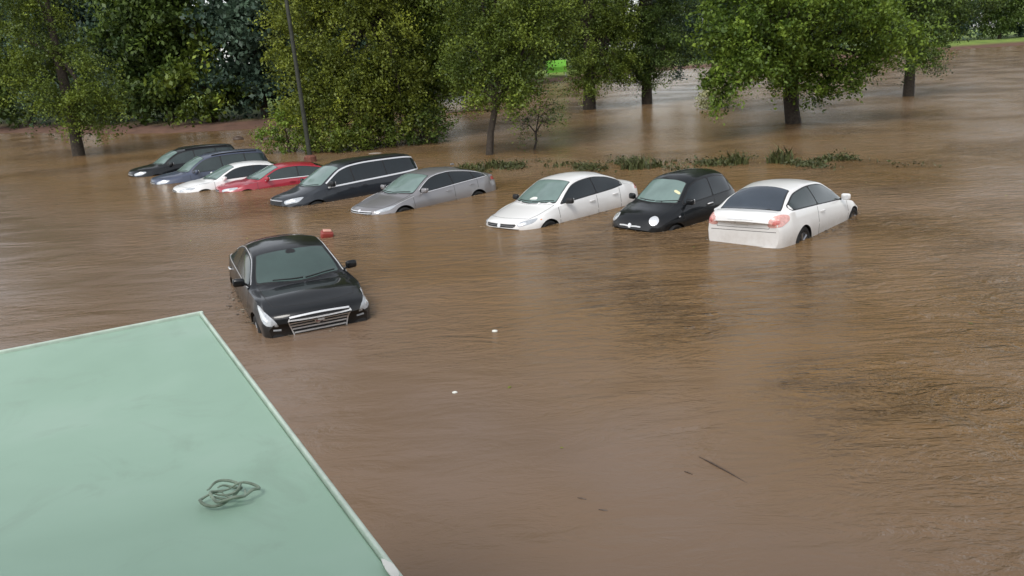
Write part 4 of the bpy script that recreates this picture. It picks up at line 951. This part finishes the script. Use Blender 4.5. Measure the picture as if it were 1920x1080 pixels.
tag(cn, 'pale mint green canopy roof with light edge in the lower left foreground', 'canopy')
# tangle of dead vine lying on the canopy
tv = empty('dead_vine', (-.86, 2.12, 2.80)); mb = MB(); r2_ = random.Random(3)
for k in range(5):
    cx, cy_, ra, rb_, ph = r2_.uniform(-.04, .02), r2_.uniform(-.04, .04), r2_.uniform(.035, .06), r2_.uniform(.025, .045), r2_.uniform(0, 6)
    pts = [(cx + ra * math.cos(t + ph) * (1 + .15 * math.sin(2.3 * t)), cy_ + rb_ * math.sin(t + ph), .008 + .006 * math.sin(3 * t + k) + .004 * k) for t in np.linspace(0, 5.0, 26)]
    mb.tube(pts, [.0025 + .0022 * math.sin(math.pi * i / 25) for i in range(26)], 6)
mb.build('stem', plain('dry_stem', (.22, .28, .22), .9, 0, .4, 30), tv); tag(tv, 'grey brown tangle of dead vine lying on the mint canopy roof', 'vine')

# ------------------------------------------------------------------ floating bits
def lump(name, loc, sz, mat, label, cat, seed=1, group=None, rz=0):
    bm = bmesh.new(); bmesh.ops.create_icosphere(bm, subdivisions=3, radius=1); r = random.Random(seed)
    k = [Vector((r.uniform(-1, 1), r.uniform(-1, 1), r.uniform(-1, 1))).normalized() for _ in range(7)]; am = [r.uniform(-.28, .3) for _ in k]
    for v in bm.verts:
        s_ = 1 + sum(a_ * max(0, v.co.normalized().dot(q)) ** 3 for a_, q in zip(am, k)); v.co = Vector((v.co.x * sz[0], v.co.y * sz[1], v.co.z * sz[2])) * s_
    bm.verts.index_update()
    o = mk(name, [v.co.copy() for v in bm.verts], [[v.index for v in f.verts] for f in bm.faces], mat); bm.free()
    o.location = loc; o.rotation_euler = (0, 0, rz); return tag(o, label, cat, group)
# capsized red container
rc = empty('red_container', (-4.45, 19.25, .02)); rc.rotation_euler = (R(12), R(8), .4)
mb = MB(); mb.box((0, 0, .03), (.30, .22, .20), None, .05); mb.build('body', plain('red_plastic', (.26, .045, .035), .4), rc)
mb = MB(); mb.box((.0, 0, .145), (.20, .13, .035), None, .015); mb.build('lid', plain('pale_red_plastic', (.62, .34, .27), .4), rc)
tag(rc, 'small red container bobbing just behind the black luxury sedan', 'container')
lump('foam_scrap', (-.30, 11.46, .008), (.045, .03, .02), MAT['paper'], 'small white scrap floating in mid water, farther of the two white scraps', 'litter', 2, 'white scraps on the water')
lump('foam_scrap', (-.79, 9.24, .006), (.04, .022, .016), MAT['paper'], 'small white scrap floating nearer the mint canopy, nearer of the two white scraps', 'litter', 3, 'white scraps on the water', .5)
wet = plain('wet_wood', (.07, .045, .03), .5, 0, .4, 20)
mb = MB(); mb.tube([(1.78, 7.25, .0), (1.88, 7.08, .006), (1.97, 6.93, .004), (2.10, 6.70, -.004)], [.006, .011, .010, .005], 7); tag(mb.build('stick', wet), 'thin dark stick floating in the lower right water', 'stick')
mb = MB(); mb.tube([(1.57, 6.98, .0), (1.60, 6.95, .004), (1.635, 6.91, .0)], [.005, .009, .004], 7); tag(mb.build('twig', wet), 'tiny dark twig floating left of the stick', 'twig')
mb = MB(); mb.tube([(.49, 6.62, .0), (.53, 6.60, .003), (.57, 6.58, 0)], [.005, .01, .004], 7); tag(mb.build('leaf_scrap', wet), 'tiny dark leaf scrap on the calm lower water, left one', 'debris')
mb = MB(); mb.tube([(.66, 6.40, .0), (.70, 6.38, .003), (.74, 6.37, 0)], [.005, .01, .004], 7); tag(mb.build('leaf_scrap', wet), 'tiny dark leaf scrap on the calm lower water, right one', 'debris')
lump('debris_clump', (-13.98, 48.8, .02), (.5, .3, .16), wet, 'dark debris clump floating off the left mud bank, right one', 'debris', 5)
lump('debris_clump', (-16.28, 50.2, .02), (.3, .25, .22), wet, 'dark debris clump floating off the left mud bank, left one', 'debris', 6)
lump('foam_patch', (-5.99, 37.5, .0), (.30, .12, .04), plain('dirty_foam', (.30, .27, .23), .8), 'pale floating foam in front of the olive tree trunk', 'foam', 8)
mb = MB(); mb.tube([(-4.2, 63, .0), (-2.5, 63.6, .12), (-.8, 63.3, .1), (1.2, 64, -.05)], [.12, .16, .14, .06], 9)
mb.tube([(-2.2, 63.6, .1), (-1.6, 63.1, .5), (-1.2, 63.0, .8)], [.06, .04, .02], 6); tag(mb.build('fallen_log', wet), 'dark fallen branch lying in the far water left of the leaning trunk', 'log')

# ------------------------------------------------------------------ unseen building behind the camera, added to dim the light on the near water
bd = empty('building', (0, -6, 0)); WALL = plain('beige_render', (.50, .46, .41), .85, 0, .12, 2)
zs = [-.9, .9, 2.4, 3.2, 4.9, 6.3, 7.8, 9.5]; mb = MB(); wins = []
for (x0, x1) in [(-16 + 4 * k, -12 + 4 * k) for k in range(8)]:
    for a_, z0 in enumerate((-.9, 2.3)):
        z1 = (2.3, 5.9, 9.5)[a_]; w0, w1, h0, h1 = x0 + 1.2, x1 - 1.2, z0 + 1.3, z1 - .6
        for (p, q, r_, t_) in ((x0, x1, z0, h0), (x0, x1, h1, z1), (x0, w0, h0, h1), (w1, x1, h0, h1)):
            i = len(mb.v); mb.v += [(p, 5.2, r_), (q, 5.2, r_), (q, 5.2, t_), (p, 5.2, t_)]; mb.f.append((i + 3, i + 2, i + 1, i))
        wins.append((w0, w1, h0, h1))
mb.box((0, 1.0, 2.5), (31.98, 7.9, 6.78)); mb.build('wall', WALL, bd, smooth=False)
mb = MB(); mb.box((0, 1.1, 6.05), (32.6, 8.6, .3), None, .03); mb.build('roof', plain('roof_edge', (.2, .2, .2), .8), bd)
for (w0, w1, h0, h1) in wins:
    mb = MB(); mb.box(((w0 + w1) / 2, 5.0, (h0 + h1) / 2), (w1 - w0, .06, h1 - h0)); g_ = mb.build('window', MAT['tint'], bd)
tag(bd, 'unseen beige rendered building with rows of dark windows, added behind the camera to dim the near water', 'building')
